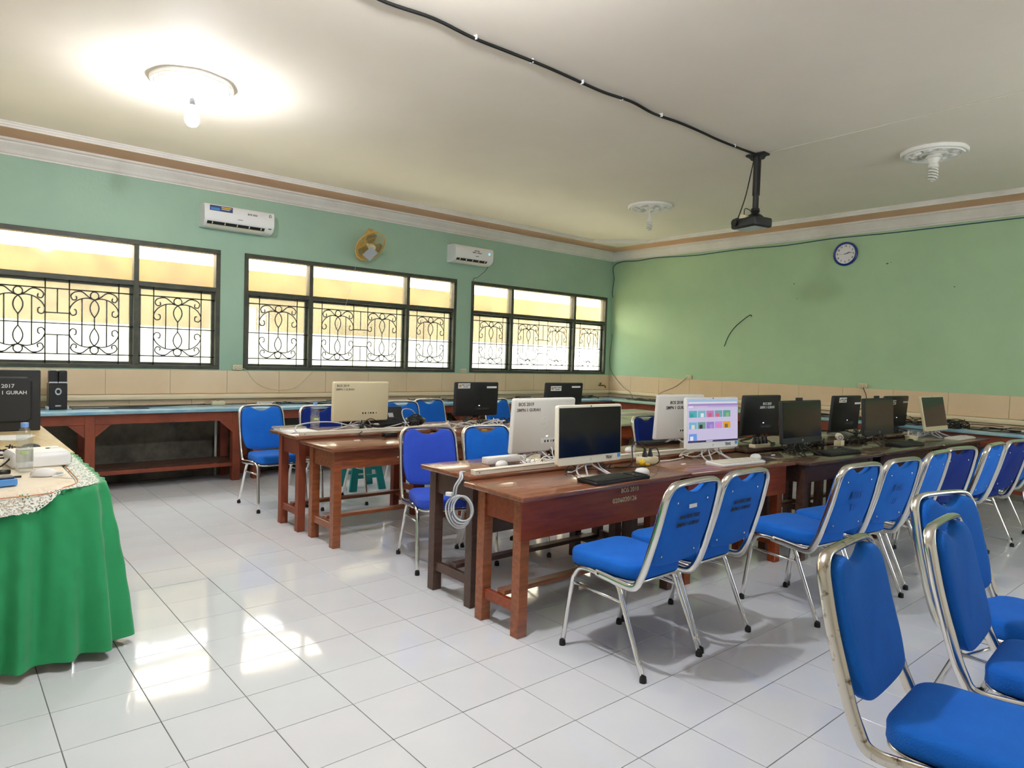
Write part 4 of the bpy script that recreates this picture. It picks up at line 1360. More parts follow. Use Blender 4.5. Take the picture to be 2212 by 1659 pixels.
def mpad(label, x, y, z, w_, d_, deg):
    bm = B()
    prism(bm, rrect(-w_ / 2, w_ / 2, -d_ / 2, d_ / 2, 0.02, 3), 2, 0, 0.003)
    o = obj('mouse_pad', bm, 'ink', None)
    o.location = (x, y, z)
    o.rotation_euler = (0, 0, math.radians(deg))
    tag(o, label, 'mouse pad', 'dark mouse pads')
mouse('white mouse right of the black keyboard', 2.80, -0.745, 0.70, -100, 'white')
mpad('dark mouse pad right of the white keyboard', 4.02, -0.79, 0.70, 0.2, 0.16, -6)
mouse('white mouse on a dark pad beside the white keyboard', 4.0, -0.775, 0.703, -95, 'white')
mpad('dark mouse pad on the grey brown desk', 2.2, -0.26, 0.72, 0.2, 0.15, 0)
mouse('white mouse on the grey brown desk behind the trunking', 2.15, -0.25, 0.723, -70, 'white')
mouse('white mouse behind the socket block with black plugs', 3.36, -0.19, 0.72, -80, 'white')
mouse('black mouse past the first black keyboard', 5.12, -0.87, 0.70, -90, 'black')
mouse('black mouse past the second black keyboard', 6.34, -0.95, 0.70, -90, 'black')
mouse('dark mouse among cables in the middle row', 3.02, 2.12, 0.70, -60, 'dblack')

# ------------------------------------------------------------------ trunking, sockets and cables on the desks
def trunk(label, x0, x1, y, z, deg=0.0):
    t = thing('cable_trunking', label, 'trunking', (x0, y, z), math.radians(deg), 'white cable trunking on the desks')
    bxo('channel', (0, x1 - x0, -0.02, 0.02, 0.0, 0.022), 'offwhite', t, 0.002)
    bxo('cover', (0.0, x1 - x0, -0.0215, 0.0215, 0.0225, 0.028), 'offwhite', t, 0.0015)
    bm = B()
    bmesh.ops.create_icosphere(bm, subdivisions=1, radius=0.004, matrix=Matrix.Translation((0.03, -0.02, 0.013)) @ Matrix.Diagonal((1, 0.3, 1, 1)))
    obj('screw', bm, 'ink', t)
    return t
trunk('white cable trunking along the grey brown desk edge above the coil', 1.84, 3.12, -0.385, 0.72)
trunk('white cable trunking continuing behind the lit screen computer', 3.15, 4.25, -0.385, 0.72, -3)
trunk('white cable trunking on the desk with the water bottle', 1.72, 2.83, 1.55, 0.725)
trunk('white cable trunking on the pale desk seen between white computers', 5.56, 6.84, 1.9, 0.72)
trunk('white cable trunking at the back of the left wall bench', 2.4, 3.4, 4.32, 0.745)
trunk('white cable trunking at the back of the middle wall bench', 4.0, 4.9, 4.32, 0.745)

def block(label, x, y, z, deg, n=2, L=0.13, plugs=0, W=0.06, H=0.045):
    t = thing('socket_block', label, 'socket block', (x, y, z), math.radians(deg), 'cream extension socket blocks')
    bxo('case', (-L / 2, L / 2, -W / 2, W / 2, 0, H), 'cream', t, 0.006, 2, smooth=True)
    for i in range(n):
        u = (i - (n - 1) / 2) * 0.05
        bm = B()
        lathe(bm, [(0.0, H + 0.001), (0.017, H + 0.001), (0.019, H - 0.002), (0.0, H - 0.002)], 14, u, 0)
        obj('outlet', bm, 'ink2', t)
        if i < plugs:
            bm = B()
            lathe(bm, [(0.0, H), (0.018, H + 0.001), (0.017, H + 0.014), (0.011, H + 0.032), (0.008, H + 0.055), (0.0, H + 0.056)], 12, u, 0)
            obj('plug', bm, 'black', t, True, 40)
    return t
block('cream socket block with two black plugs on the front desk', 3.13, -0.52, 0.70, -4, 2, 0.15, 2)
block('cream socket block crowded with black plugs right of the lit screen', 4.52, -0.47 - 0.04, 0.72 - 0.02, -4, 4, 0.2, 4, 0.06)
block('cream socket block under a round adapter between black computers', 5.42, -0.72, 0.70, 10, 1, 0.1)
block('cream socket on the pale desk trunking', 6.5, 1.835, 0.72, 0, 2, 0.14)
block('cream socket block on the left wall bench beside the blue chair', 1.98, 4.28, 0.745, 0, 1, 0.13)
t = thing('round_adapter', 'round white plug adapter lying on the socket block between black computers', 'adapter', (5.42, -0.72, 0.746), math.radians(30), None)
bm = B()
lathe(bm, [(0.0, -0.06), (0.026, -0.058), (0.028, -0.02), (0.022, 0.0), (0.028, 0.02), (0.028, 0.055), (0.02, 0.06), (0.0, 0.055)], 18, mtx=Matrix.Translation((0, 0, 0.028)) @ Matrix.Rotation(PI / 2, 4, 'Y'))
obj('shell', bm, 'offwhite', t, True, 40)
bm = B()
lathe(bm, [(0.012, 0.0), (0.016, 0.002), (0.016, -0.002), (0.012, -0.002)], 12, mtx=Matrix.Translation((-0.062, 0, 0.028)) @ Matrix.Rotation(PI / 2, 4, 'Y'))
obj('outlet', bm, 'ink2', t)

# hanging coil
t = thing('cable_coil', 'coil of grey cable hanging off the grey brown desk corner', 'cable', (1.755, -0.40, 0.56), math.radians(28))
for i in range(4):
    bm = B()
    r_ = 0.056 + 0.006 * i
    cx = (i - 1.5) * 0.006
    pts = []
    for j in range(28):
        a = 2 * PI * j / 28
        pts.append((cx + 0.006 * math.sin(2 * a + i), 0.012 * i - 0.02 + r_ * math.cos(a), -0.008 * i + r_ * 1.15 * math.sin(a)))
    tube(bm, pts, 0.0052, n=6, closed=True)
    obj('loop', bm, 'grey_cable', t, True)
for k_, dy in enumerate((0.0, 0.014)):
    cable('drop', '', [(0.0, 0.03 + dy, 0.06), (-0.005, 0.02 + dy, 0.11), (0.0, -0.005 + dy, 0.155), (0.03, 0.012 + dy * 0.6, 0.1785), (0.072, 0.015 + dy * 0.4, 0.1755)], 0.005, 'grey_cable', parent=t)
bxo('plug', (-0.012, 0.012, 0.05, 0.085, 0.055, 0.075), 'white', t, 0.003)
bm = B()
tube(bm, [(0.014 * math.cos(a), 0.045, -0.035 + 0.014 * math.sin(a)) for a in [2 * PI * i / 10 for i in range(10)]], 0.0018, n=4, closed=True)
obj('tie', bm, 'black', t)

def tangle(label, x, y, z, w_, d_, h_, n, r, mat, seed, name='cable_tangle'):
    rr = random.Random(seed)
    bm = B()
    for i in range(n):
        k_ = rr.randint(5, 8)
        px, py = rr.uniform(-w_, w_) / 2, rr.uniform(-d_, d_) / 2
        pts = []
        ang = rr.uniform(0, 6.28)
        for j in range(k_):
            ang += rr.uniform(-1.4, 1.4)
            px = max(-w_ / 2, min(w_ / 2, px + math.cos(ang) * w_ * 0.3))
            py = max(-d_ / 2, min(d_ / 2, py + math.sin(ang) * d_ * 0.4))
            pts.append((px, py, r + rr.random() ** 2 * h_))
        tube(bm, smooth_path(pts, 5), r * rr.uniform(0.8, 1.15), n=5)
    o = obj(name, bm, mat, None, True)
    o.location = (x, y, z)
    o['kind'] = 'stuff'
    tag(o, label, 'cables')
    return o
tangle('tangle of black cables on the water bottle desk', 2.52, 1.66, 0.726, 0.5, 0.14, 0.09, 12, 0.003, 'black_cable', 3)
tangle('grey cables looping over the water bottle desk trunking', 2.25, 1.68, 0.726, 0.9, 0.12, 0.05, 2, 0.0045, 'grey_cable', 5)
tangle('black and coiled cables under the emblem labelled monitor', 3.55, 1.72 - 0.09, 0.716, 0.5, 0.14, 0.06, 10, 0.0035, 'black_cable', 7)
tangle('white cables in front of the emblem labelled monitor', 3.35, 1.6, 0.716, 0.6, 0.16, 0.07, 7, 0.004, 'white', 8)
tangle('white cables bunched under the handwritten white computer', 2.5, -0.27, 0.7215, 0.35, 0.12, 0.05, 8, 0.003, 'white', 11)
tangle('black cables bunched right of the handwritten white computer', 2.72, -0.22, 0.7215, 0.22, 0.16, 0.06, 9, 0.004, 'black_cable', 12)
tangle('black cables behind the off-white computer stand', 2.6, -0.5, 0.7015, 0.3, 0.09, 0.03, 6, 0.0035, 'black_cable', 13)
tangle('white cables behind the lit screen computer', 3.75, -0.5, 0.7015, 0.36, 0.1, 0.05, 6, 0.003, 'offwhite', 14)
tangle('heap of black cables between the black computers', 4.9, -0.665, 0.7015, 0.5, 0.1, 0.09, 22, 0.004, 'black_cable', 15)
tangle('black cables below the second black computer', 5.7, -0.705, 0.7015, 0.4, 0.08, 0.06, 12, 0.004, 'black_cable', 16)
tangle('grey cables behind the cream computer at the right desk end', 7.15, -0.775, 0.7015, 0.5, 0.08, 0.05, 12, 0.004, 'grey_cable', 17)
tangle('black cables behind the second line of black monitors', 6.7, -0.52, 0.7215, 0.8, 0.1, 0.07, 16, 0.004, 'black_cable', 18)
tangle('heap of black cables on the bench behind the right hand monitors', 8.06, -0.58, 0.746, 0.36, 0.6, 0.09, 26, 0.0045, 'black_cable', 19)
tangle('black cables on the bench below the clock', 8.1, 0.5, 0.746, 0.3, 0.7, 0.04, 12, 0.004, 'black_cable', 20)
tangle('dark cables strewn on the corner bench', 7.0, 4.22, 0.746, 1.6, 0.2, 0.03, 14, 0.004, 'black_cable', 21)
tangle('dark cables strewn on the green bench near the corner', 8.08, 3.0, 0.746, 0.3, 1.3, 0.03, 12, 0.004, 'black_cable', 22)
tangle('thin black cables lying on the middle wall bench', 3.1, 4.18, 0.746, 1.1, 0.2, 0.03, 9, 0.0035, 'black_cable', 23)
tangle('dark cables on the wall bench left of the emblem labelled monitor', 4.75, 4.2, 0.746, 0.8, 0.2, 0.04, 9, 0.0035, 'black_cable', 24)
tangle('dark cables on the bench at the far right edge', 8.08, -1.2, 0.746, 0.3, 0.7, 0.04, 10, 0.004, 'black_cable', 25)
cable('speaker_lead', 'long black lead snaking over the blue bench beside the loudspeaker', [(0.64, 4.1, 0.75), (0.8, 4.13, 0.75), (1.0, 4.05, 0.75), (1.25, 4.0, 0.75), (1.2, 4.12, 0.75), (0.95, 4.16, 0.752), (1.1, 4.22, 0.75), (1.5, 4.26, 0.75), (1.85, 4.27, 0.76)], 0.004, 'black_cable')
cable('power_lead', 'black lead running from the plugs to the off-white computer', [(3.1, -0.52, 0.795), (3.05, -0.5, 0.84), (3.0, -0.5, 0.82), (2.97, -0.53, 0.74), (2.9, -0.56, 0.708), (2.75, -0.55, 0.707), (2.66, -0.53, 0.72)], 0.004, 'black_cable')
cable('power_lead', 'black lead looping from the plugs over the yellow tape', [(3.155, -0.53, 0.795), (3.16, -0.57, 0.80), (3.15, -0.6, 0.73), (3.05, -0.62, 0.709), (2.9, -0.6, 0.707), (2.78, -0.55, 0.71)], 0.004, 'black_cable')
cable('power_lead', 'white lead from the socket block across the joined front desks', [(3.21, -0.525, 0.72), (3.25, -0.54, 0.71), (3.4, -0.53, 0.706), (3.55, -0.5, 0.706)], 0.004, 'white')
cable('network_cable', 'white cable arching up to the handwritten white computer ports', [(2.66, -0.128, 0.80), (2.66, -0.19, 0.80), (2.64, -0.24, 0.77), (2.6, -0.27, 0.735), (2.55, -0.28, 0.727)], 0.004, 'white')
cable('network_cable', 'second white cable drooping from the handwritten white computer', [(2.63, -0.128, 0.80), (2.62, -0.17, 0.79), (2.6, -0.2, 0.76), (2.57, -0.24, 0.73), (2.5, -0.24, 0.727)], 0.0035, 'white')
cable('network_cable', 'grey cable arched around the water bottle on the paper stack desk', [(1.74, 1.59, 0.73), (1.72, 1.64, 0.76), (1.78, 1.7, 0.79), (1.95, 1.74, 0.80), (2.1, 1.74, 0.79), (2.25, 1.7, 0.75), (2.35, 1.66, 0.73)], 0.005, 'grey_cable')
cable('network_cable', 'white cable arching past the leaning laptop', [(2.7, 1.6, 0.73), (2.72, 1.75, 0.8), (2.8, 1.9, 0.86), (2.95, 2.0, 0.85), (3.05, 2.05, 0.78), (3.1, 2.05, 0.705)], 0.005, 'grey_cable')

# adapter brick, tape, papers, bottle on the middle row
t = thing('power_brick', 'black power brick on the orange brown desk', 'power adapter', (2.39, 1.41, 0.70), math.radians(4))
bxo('case', (-0.06, 0.06, -0.025, 0.025, 0, 0.032), 'black', t, 0.004, 2, smooth=True)
cable('lead', '', [(-0.06, 0, 0.016), (-0.11, -0.01, 0.01), (-0.2, 0.02, 0.006), (-0.22, 0.09, 0.02), (-0.18, 0.11, 0.04)], 0.0035, 'black_cable', parent=t)
def scrap(nm, label, x, y, z, pts, mat, cat):
    bm = B()
    prism(bm, pts, 2, 0, 0.004)
    o = obj(nm, bm, mat, None)
    o.location = (x, y, z)
    return tag(o, label, cat)
t = thing('tape_scrap', 'crumpled yellow tape beside the black plugs', 'tape', (3.02, -0.565, 0.70))
bm = B()
bmesh.ops.create_icosphere(bm, subdivisions=2, radius=0.024, matrix=Matrix.Translation((0, 0, 0.02)) @ Matrix.Diagonal((1.2, 0.8, 0.8, 1)))
for v in bm.verts:
    v.co += Vector((rng.uniform(-1, 1), rng.uniform(-1, 1), 0)) * 0.004
obj('crumple', bm, 'yellow', t)
bxo('tail', (0.02, 0.055, -0.02, 0.004, 0.0, 0.012), 'yellow', t)
scrap('tape_scrap', 'small yellow scrap on the middle row desk', 3.28, 1.35, 0.716, [(-0.03, -0.012), (0.025, -0.014), (0.03, 0.012), (-0.02, 0.014)], 'yellow', 'tape')
scrap('paper_scrap', 'white scrap on the orange brown desk top', 2.05, 1.3, 0.70, [(-0.025, -0.008), (0.022, -0.01), (0.025, 0.008), (-0.02, 0.01)], 'paper', 'paper')
scrap('paper_scrap', 'white scrap on the red brown desk beside the joint', 3.32, -0.66, 0.70, [(-0.02, -0.006), (0.02, -0.006), (0.022, 0.006), (-0.02, 0.006)], 'paper', 'paper')
scrap('paper_scrap', 'white scrap on the dark front desk beside the mouse pad', 4.30, -0.74, 0.70, [(-0.02, -0.006), (0.02, -0.006), (0.022, 0.006), (-0.02, 0.006)], 'paper', 'paper')
t = thing('paper_stack', 'stack of white papers with a clear folder on the water bottle desk', 'papers', (1.80, 1.84, 0.725), math.radians(4))
for i in range(4):
    bxo('sheet', (-0.105 + 0.004 * i, 0.105 + 0.004 * i, -0.148 + 0.003 * i, 0.148, 0.003 * i, 0.003 * i + 0.0026), 'paper', t, mtx=Matrix.Rotation(0.03 * (i - 1), 4, 'Z'))
bxo('clear_folder', (-0.11, 0.11, 0.02, 0.16, 0.0135, 0.03), 'film', t)

def bottle(label, x, y, z, h_=0.225, r_=0.032, level=0.62, lab=True):
    t = thing('water_bottle', label, 'bottle', (x, y, z), 0.0, 'plastic water bottles')
    s_ = h_ / 0.225
    prof = [(0.0, 0.002), (0.024, 0.0), (r_, 0.006), (r_, 0.03), (r_ * 0.95, 0.036), (r_, 0.042), (r_, 0.075), (r_ * 0.95, 0.08), (r_, 0.086), (r_, 0.115), (r_ * 0.9, 0.128), (r_, 0.142), (r_ * 0.97, 0.165), (r_ * 0.8, 0.185), (r_ * 0.5, 0.2), (0.0125, 0.205), (0.0125, 0.213)]
    bm = B()
    lathe(bm, [(a, b * s_) for a, b in prof], 20)
    obj('body', bm, 'bottle', t, True)
    wl = [(a * 0.96, b * s_ + 0.001) for a, b in prof if b * s_ < level * h_] + [(r_ * 0.9, level * h_), (0.0, level * h_)]
    bm = B()
    lathe(bm, wl, 20)
    obj('water', bm, 'water', t, True)
    bm = B()
    lathe(bm, [(0.0155, 0.205 * s_), (0.0155, 0.225 * s_), (0.0, 0.226 * s_)], 18)
    obj('cap', bm, 'bottlecap', t, True, 40)
    if lab:
        bm = B()
        lathe(bm, [(r_ * 1.01, 0.05 * s_), (r_ * 1.01, 0.105 * s_)], 20)
        obj('label_film', bm, 'film', t, True)
        bm = B()
        n_ = 5
        ring = []
        for k_, zz in enumerate((0.085, 0.1)):
            ring.append([bm.verts.new((r_ * 1.025 * math.cos(-2.2 + 0.25 * i), r_ * 1.025 * math.sin(-2.2 + 0.25 * i), zz * s_)) for i in range(n_)])
        for i in range(n_ - 1):
            bm.faces.new((ring[0][i], ring[0][i + 1], ring[1][i + 1], ring[1][i]))
        obj('green_print', bm, M('green_print', (176, 206, 140), 0.6), t)
    return t
bottle('clear water bottle with blue cap beside the cream computer', 1.975, 1.86, 0.725, 0.22, 0.036, 0.6)

# leaning laptop in the middle row
t = thing('laptop', 'black laptop leaning open behind the cream computer', 'laptop', (2.70, 1.95, 0.725), math.radians(4))
bxo('base', (-0.17, 0.1, -0.11, 0.05, 0, 0.018), 'black', t, 0.004)
lm = Matrix.Translation((0, -0.105, 0.018)) @ Matrix.Rotation(math.radians(-28), 4, 'X')
bm = B()
box(bm, -0.17, 0.1, -0.005, 0.005, 0.0, 0.165, 0.003, mtx=lm)
obj('lid', bm, 'dblack', t)
bm = B()
box(bm, -0.06, -0.01, -0.0065, -0.0045, 0.065, 0.105, mtx=lm)
obj('lid_mark', bm, 'silver', t)
t = thing('bag', 'slumped black bag between the laptop and the chairs', 'bag', (2.98, 1.98, 0.70))
bm = B()
bmesh.ops.create_uvsphere(bm, u_segments=14, v_segments=8, radius=0.1, matrix=Matrix.Translation((0, 0, 0.05)) @ Matrix.Diagonal((1.0, 0.7, 0.45, 1)))
for v in bm.verts:
    v.co += v.co.normalized() * 0.012 * math.sin(9 * v.co.x * 10 + 7 * v.co.y * 10)
    v.co.z = max(v.co.z, 0.001)
obj('sack', bm, 'black', t, True)
cable('handle', '', [(-0.06, 0, 0.085), (-0.02, 0, 0.105), (0.03, 0, 0.105), (0.06, 0, 0.085)], 0.006, 'black_cable', parent=t)
t = thing('white_tray', 'white plastic case on the middle row desk near the labelled monitor', 'case', (3.06, 1.72, 0.715))
bxo('base', (-0.07, 0.1, -0.05, 0.02, 0, 0.02), 'white', t, 0.004)
bxo('lid', (-0.068, 0.098, -0.048, 0.018, 0.0205, 0.028), 'offwhite', t, 0.003)
t = thing('white_router', 'white flat box with black lid beside the labelled monitor', 'box', (3.98, 1.62, 0.715))
bxo('base', (-0.1, 0.12, -0.06, 0.06, 0, 0.022), 'white', t, 0.004)
bxo('lid', (-0.02, 0.13, -0.03, 0.07, 0.023, 0.034), 'black', t, 0.003)
t = thing('power_strip', 'long white power strip on the grey brown desk behind the mouse', 'power strip', (2.28, -0.13, 0.72), math.radians(0))
bxo('case', (-0.16, 0.14, -0.03, 0.03, 0, 0.04), 'white', t, 0.005, 2, smooth=True)
bxo('switch', (0.1, 0.13, -0.01, 0.01, 0.0405, 0.045), 'ink2', t)
t = thing('round_box', 'cream round lidded tub between the right hand computers', 'tub', (6.62, -0.86, 0.70))
bm = B()
lathe(bm, [(0.0, 0.0), (0.05, 0.0), (0.055, 0.03), (0.0, 0.03)], 20)
obj('tub', bm, 'cream', t, True, 40)
bm = B()
lathe(bm, [(0.0575, 0.031), (0.058, 0.038), (0.0, 0.046)], 20)
obj('lid', bm, 'cream', t, True, 40)
t = thing('open_book', 'pale blue printed booklet on the right hand bench', 'booklet', (8.02, 0.15 - 0.25, 0.745), math.radians(20))
bxo('pages', (-0.09, 0.09, -0.13, 0.13, 0.0, 0.012), 'paper', t)
bxo('cover', (-0.093, 0.093, -0.133, 0.133, 0.0125, 0.015), 'lightblue', t)
t = thing('white_charger', 'small white charger on the right hand bench past the cream computer', 'charger', (8.0, -1.42, 0.745), math.radians(15))
bxo('body', (-0.04, 0.04, -0.025, 0.025, 0, 0.035), 'white', t, 0.005)
bxo('pin_plate', (-0.015, 0.015, -0.029, -0.0255, 0.008, 0.026), 'silver', t)

# teal stool
t = thing('plastic_stool', 'teal plastic stool under the middle row beside chrome chair legs', 'stool', (2.93, 2.86, 0), math.radians(-4))
bm = B()
pad(bm, rrect(-0.13, 0.13, -0.13, 0.13, 0.03, 3), [(0.012, 0.39), (0.0, 0.395), (0.0, 0.41), (0.008, 0.418)], lambda u, v, h_: (u, v, h_))
obj('seat', bm, 'teal', t, True, 40)
for sx in (-1, 1):
    for sy in (-1, 1):
        bm = B()
        vs = box(bm, -0.03, 0.03, -0.012, 0.012, 0, 0.39)
        for v in vs:
            f = 1 - v.co.z / 0.39
            v.co.x = v.co.x * (1 + 0.25 * f) + sx * (0.095 + 0.06 * f)
            v.co.y = v.co.y + sy * (0.1 + 0.055 * f)
        obj('leg', bm, 'teal', t)
for zz in (0.12, 0.2):
    for sy in (-1, 1):
        yy = sy * (0.1 + 0.055 * (1 - zz / 0.39))
        bxo('rung', (-0.1, 0.1, yy - 0.008, yy + 0.008, zz, zz + 0.035), 'teal', t)

# loudspeakers on the left bench
t = thing('subwoofer', 'black subwoofer with silver port ring on the blue bench', 'speaker', (0.538, 4.16, 0.745))
bxo('cabinet', (-0.07, 0.07, -0.055, 0.1, 0.008, 0.24), 'black', t, 0.004)
for sx in (-1, 1):
    bxo('foot', (sx * 0.075 - 0.008, sx * 0.075 + 0.008, -0.05, 0.09, 0.0, 0.03), 'silver', t, 0.003)
bm = B()
lathe(bm, [(0.018, 0.0), (0.02, 0.008), (0.03, 0.009), (0.033, 0.0)], 24, mtx=Matrix.Translation((0, -0.055, 0.165)) @ Matrix.Rotation(PI / 2, 4, 'X') @ Matrix.Diagonal((0.8, 1, 1, 1)))
obj('port_ring', bm, 'silver', t, True, 40)
bxo('badge', (-0.022, 0.022, -0.058, -0.055, 0.03, 0.042), 'silver', t)
for k_, sx in enumerate((-1, 1)):
    t = thing('satellite_speaker', 'small black speaker on the %s half of the subwoofer top' % ('left', 'right')[k_], 'speaker', (0.538 + sx * 0.036, 4.16, 0.985), 0, 'small speakers on the subwoofer')
    bm = B()
    pad(bm, rrect(-0.033, 0.033, 0.0, 0.118, 0.014, 3), [(0.003, -0.05), (0.0, -0.046), (0.0, 0.04), (0.004, 0.045)], lambda u, v, h_: (u, h_, v))
    obj('cabinet', bm, 'black', t, True, 40)
    bxo('silver_strip', (-0.033, 0.033, -0.053, -0.0505, 0.002, 0.014), 'silver', t)

# ------------------------------------------------------------------ teacher's tables at the left
TZ = 0.735
t = thing('side_table', 'pale wooden table carrying the big black tower at left', 'table', (-0.35, 2.05, 0))
bxo('tabletop', (-0.6, 0.635, -0.78, 0.8, TZ - 0.025, TZ), 'wood_pale', t, 0.003)
for sx in (-0.52, 0.56):
    for sy in (-0.7, 0.72):
        bxo('leg', (sx - 0.025, sx + 0.025, sy - 0.025, sy + 0.025, 0, TZ - 0.026), 'wood_dark', t)
t = thing('cloth_covered_table', 'table hidden under the green cloth at left', 'table', (-0.55, 0.65, 0))
bxo('tabletop', (-0.9, 0.70, -0.45, 0.55, TZ - 0.025, TZ - 0.001), 'wood_pale', t)
for sx in (-0.8, 0.66):
    for sy in (-0.42, 0.45):
        bxo('leg', (sx - 0.025, sx + 0.025, sy - 0.025, sy + 0.025, 0, TZ - 0.026), 'wood_dark', t)
t = thing('tablecloth', 'green satin tablecloth with long pleated skirt and lace edge', 'tablecloth', (0, 0, 0))
edge = smooth_path([(-1.46, 0.10, 0), (-1.0, 0.098, 0), (-0.55, 0.095, 0), (-0.2, 0.095, 0), (0.06, 0.105, 0), (0.18, 0.14, 0), (0.24, 0.21, 0), (0.256, 0.32, 0), (0.26, 0.6, 0), (0.262, 0.9, 0), (0.262, 1.22, 0)], 40)
bm = B()
rows = []
NZ = 22
cum = 0.0
lens_ = [0.0]
for p, q in zip(edge[:-1], edge[1:]):
    cum += (q - p).length
    lens_.append(cum)
for k_ in range(NZ + 1):
    f = k_ / NZ
    z = TZ + 0.004 - (TZ - 0.026) * f
    row = []
    for i, p in enumerate(edge):
        a_, b_ = edge[max(i - 1, 0)], edge[min(i + 1, len(edge) - 1)]
        tg = (b_ - a_).normalized()
        nr = Vector((tg.y, -tg.x, 0))
        s_ = lens_[i]
        ple = (math.sin(s_ * 24 + 0.8 * math.sin(s_ * 7.3)) ** 2 * 1.5 - 0.75 + 0.35 * math.sin(s_ * 71 + 1.3 + 2.2 * f) + 0.25 * math.sin(s_ * 15 + 2.5 * f))
        amp = 0.008 + 0.026 * f ** 0.8
        flare = 0.008 + 0.05 * f + (0.05 * f * math.exp(-((s_ - 1.78) / 0.12) ** 2))
        wr = 0.004 * math.sin(z * 40 + s_ * 23) * math.sin(s_ * 60) * (1 - f)
        hem = 0.03 * math.exp(-((s_ - 2.0) / 0.2) ** 2) * f + 0.012 * f * math.sin(s_ * 5)
        P3 = p + nr * (flare + amp * ple + wr)
        row.append(bm.verts.new((P3.x, P3.y, max(0.012, z + hem))))
    rows.append(row)
for A, D_ in zip(rows[:-1], rows[1:]):
    for j in range(len(A) - 1):
        bm.faces.new((A[j], D_[j], D_[j + 1], A[j + 1]))
top = [bm.verts.new((p.x, p.y, TZ + 0.006)) for p in edge]
for j in range(len(top) - 1):
    bm.faces.new((top[j], rows[0][j], rows[0][j + 1], top[j + 1]))
bk = [bm.verts.new((0.262 - 0.0, 1.222, TZ + 0.006)), bm.verts.new((-1.46, 1.222, TZ + 0.006))]
bm.faces.new(top + bk)
bmesh.ops.recalc_face_normals(bm, faces=bm.faces)
obj('skirt', bm, 'cloth_green', t, True)
# beige runner with gathered edge
run = smooth_path([(-1.44, 0.075, 0), (-0.9, 0.07, 0), (-0.4, 0.068, 0), (-0.12, 0.075, 0), (0.03, 0.1, 0), (0.11, 0.17, 0), (0.14, 0.27, 0), (0.145, 0.5, 0), (0.15, 0.9, 0), (0.15, 1.2, 0)], 16)
def offs(path, d):
    out = []
    for i, p in enumerate(path):
        a_, b_ = path[max(i - 1, 0)], path[min(i + 1, len(path) - 1)]
        tg = (b_ - a_).normalized()
        out.append(p + Vector((tg.y, -tg.x, 0)) * d)
    return out
def drop_z(p, base):
    # the cloth lies on the table and bends down past its front edge
    return base - max(0.0, (0.105 - p.y)) * 1.6
bm = B()
c_in = [bm.verts.new((p.x, p.y, TZ + 0.017 + 0.002 * math.sin(i * 1.7))) for i, p in enumerate(offs(run, -0.05))]
c_mid = [bm.verts.new((p.x, p.y, TZ + 0.019 + 0.004 * math.sin(i * 2.3))) for i, p in enumerate(offs(run, -0.012))]
c_out = [bm.verts.new((p.x, p.y + 0.0, min(TZ + 0.014, drop_z(p, TZ + 0.022)) + 0.003 * math.sin(i * 2.9))) for i, p in enumerate(offs(run, 0.006))]
c_low = [bm.verts.new((p.x, p.y - 0.004, min(TZ + 0.0085, drop_z(p, TZ + 0.01)) - (0.02 if p.y < 0.1 else 0))) for i, p in enumerate(offs(run, 0.01))]
for A, D_ in ((c_in, c_mid), (c_mid, c_out), (c_out, c_low)):
    for j in range(len(A) - 1):
        bm.faces.new((A[j], D_[j], D_[j + 1], A[j + 1]))
bm.faces.new(c_in + [bm.verts.new((0.09, 1.21, TZ + 0.017)), bm.verts.new((-1.44, 1.21, TZ + 0.017))])
bmesh.ops.recalc_face_normals(bm, faces=bm.faces)
tag(obj('table_runner', bm, 'cloth_beige', None, True), 'cream gathered satin runner spread over the green cloth', 'table runner')
# lace band
bm = B()
i0 = offs(run, 0.012)
def lz(p, f):
    over = max(0.0, 0.09 - p.y)
    return TZ + 0.0105 - f * (0.085 if p.y < 0.10 else 0.004 + 0.02 * max(0.0, 1 - (p.y - 0.10) / 0.1))
rowsl = []
for k_ in range(5):
    f = k_ / 4
    row = []
    for i, p in enumerate(run):
        w_ = 0.012 + f * ((0.012 if p.y < 0.085 else 0.012 + min(1.0, (p.y - 0.085) / 0.12) * 0.075))
        q = offs(run, w_)[i] if k_ in () else None
        a_, b_ = run[max(i - 1, 0)], run[min(i + 1, len(run) - 1)]
        tg = (b_ - a_).normalized()
        q = p + Vector((tg.y, -tg.x, 0)) * (w_ + (0.006 * math.sin(i * 1.9) if k_ == 4 else 0))
        sink = min(1.0, max(0.0, (0.115 - p.y) / 0.03))
        z = TZ + 0.0115 - sink * (0.004 + f * 0.075) + (0.005 * math.sin(i * 1.9) if k_ == 4 else 0) * sink
        row.append(bm.verts.new((q.x, q.y - sink * 0.006 * f, z)))
    rowsl.append(row)
for A, D_ in zip(rowsl[:-1], rowsl[1:]):
    for j in range(len(A) - 1):
        bm.faces.new((A[j], D_[j], D_[j + 1], A[j + 1]))
bmesh.ops.recalc_face_normals(bm, faces=bm.faces)
obj('lace_band', bm, 'lace', t, True)
bm = B()
tube(bm, [(v.co.x, v.co.y, v.co.z) for v in []] or [(p.x, p.y, TZ + 0.0135 - min(1.0, max(0.0, (0.115 - p.y) / 0.03)) * 0.012) for p in offs(run, 0.02)], 0.0022, n=5)
obj('orange_cord', bm, 'gold', t, True)

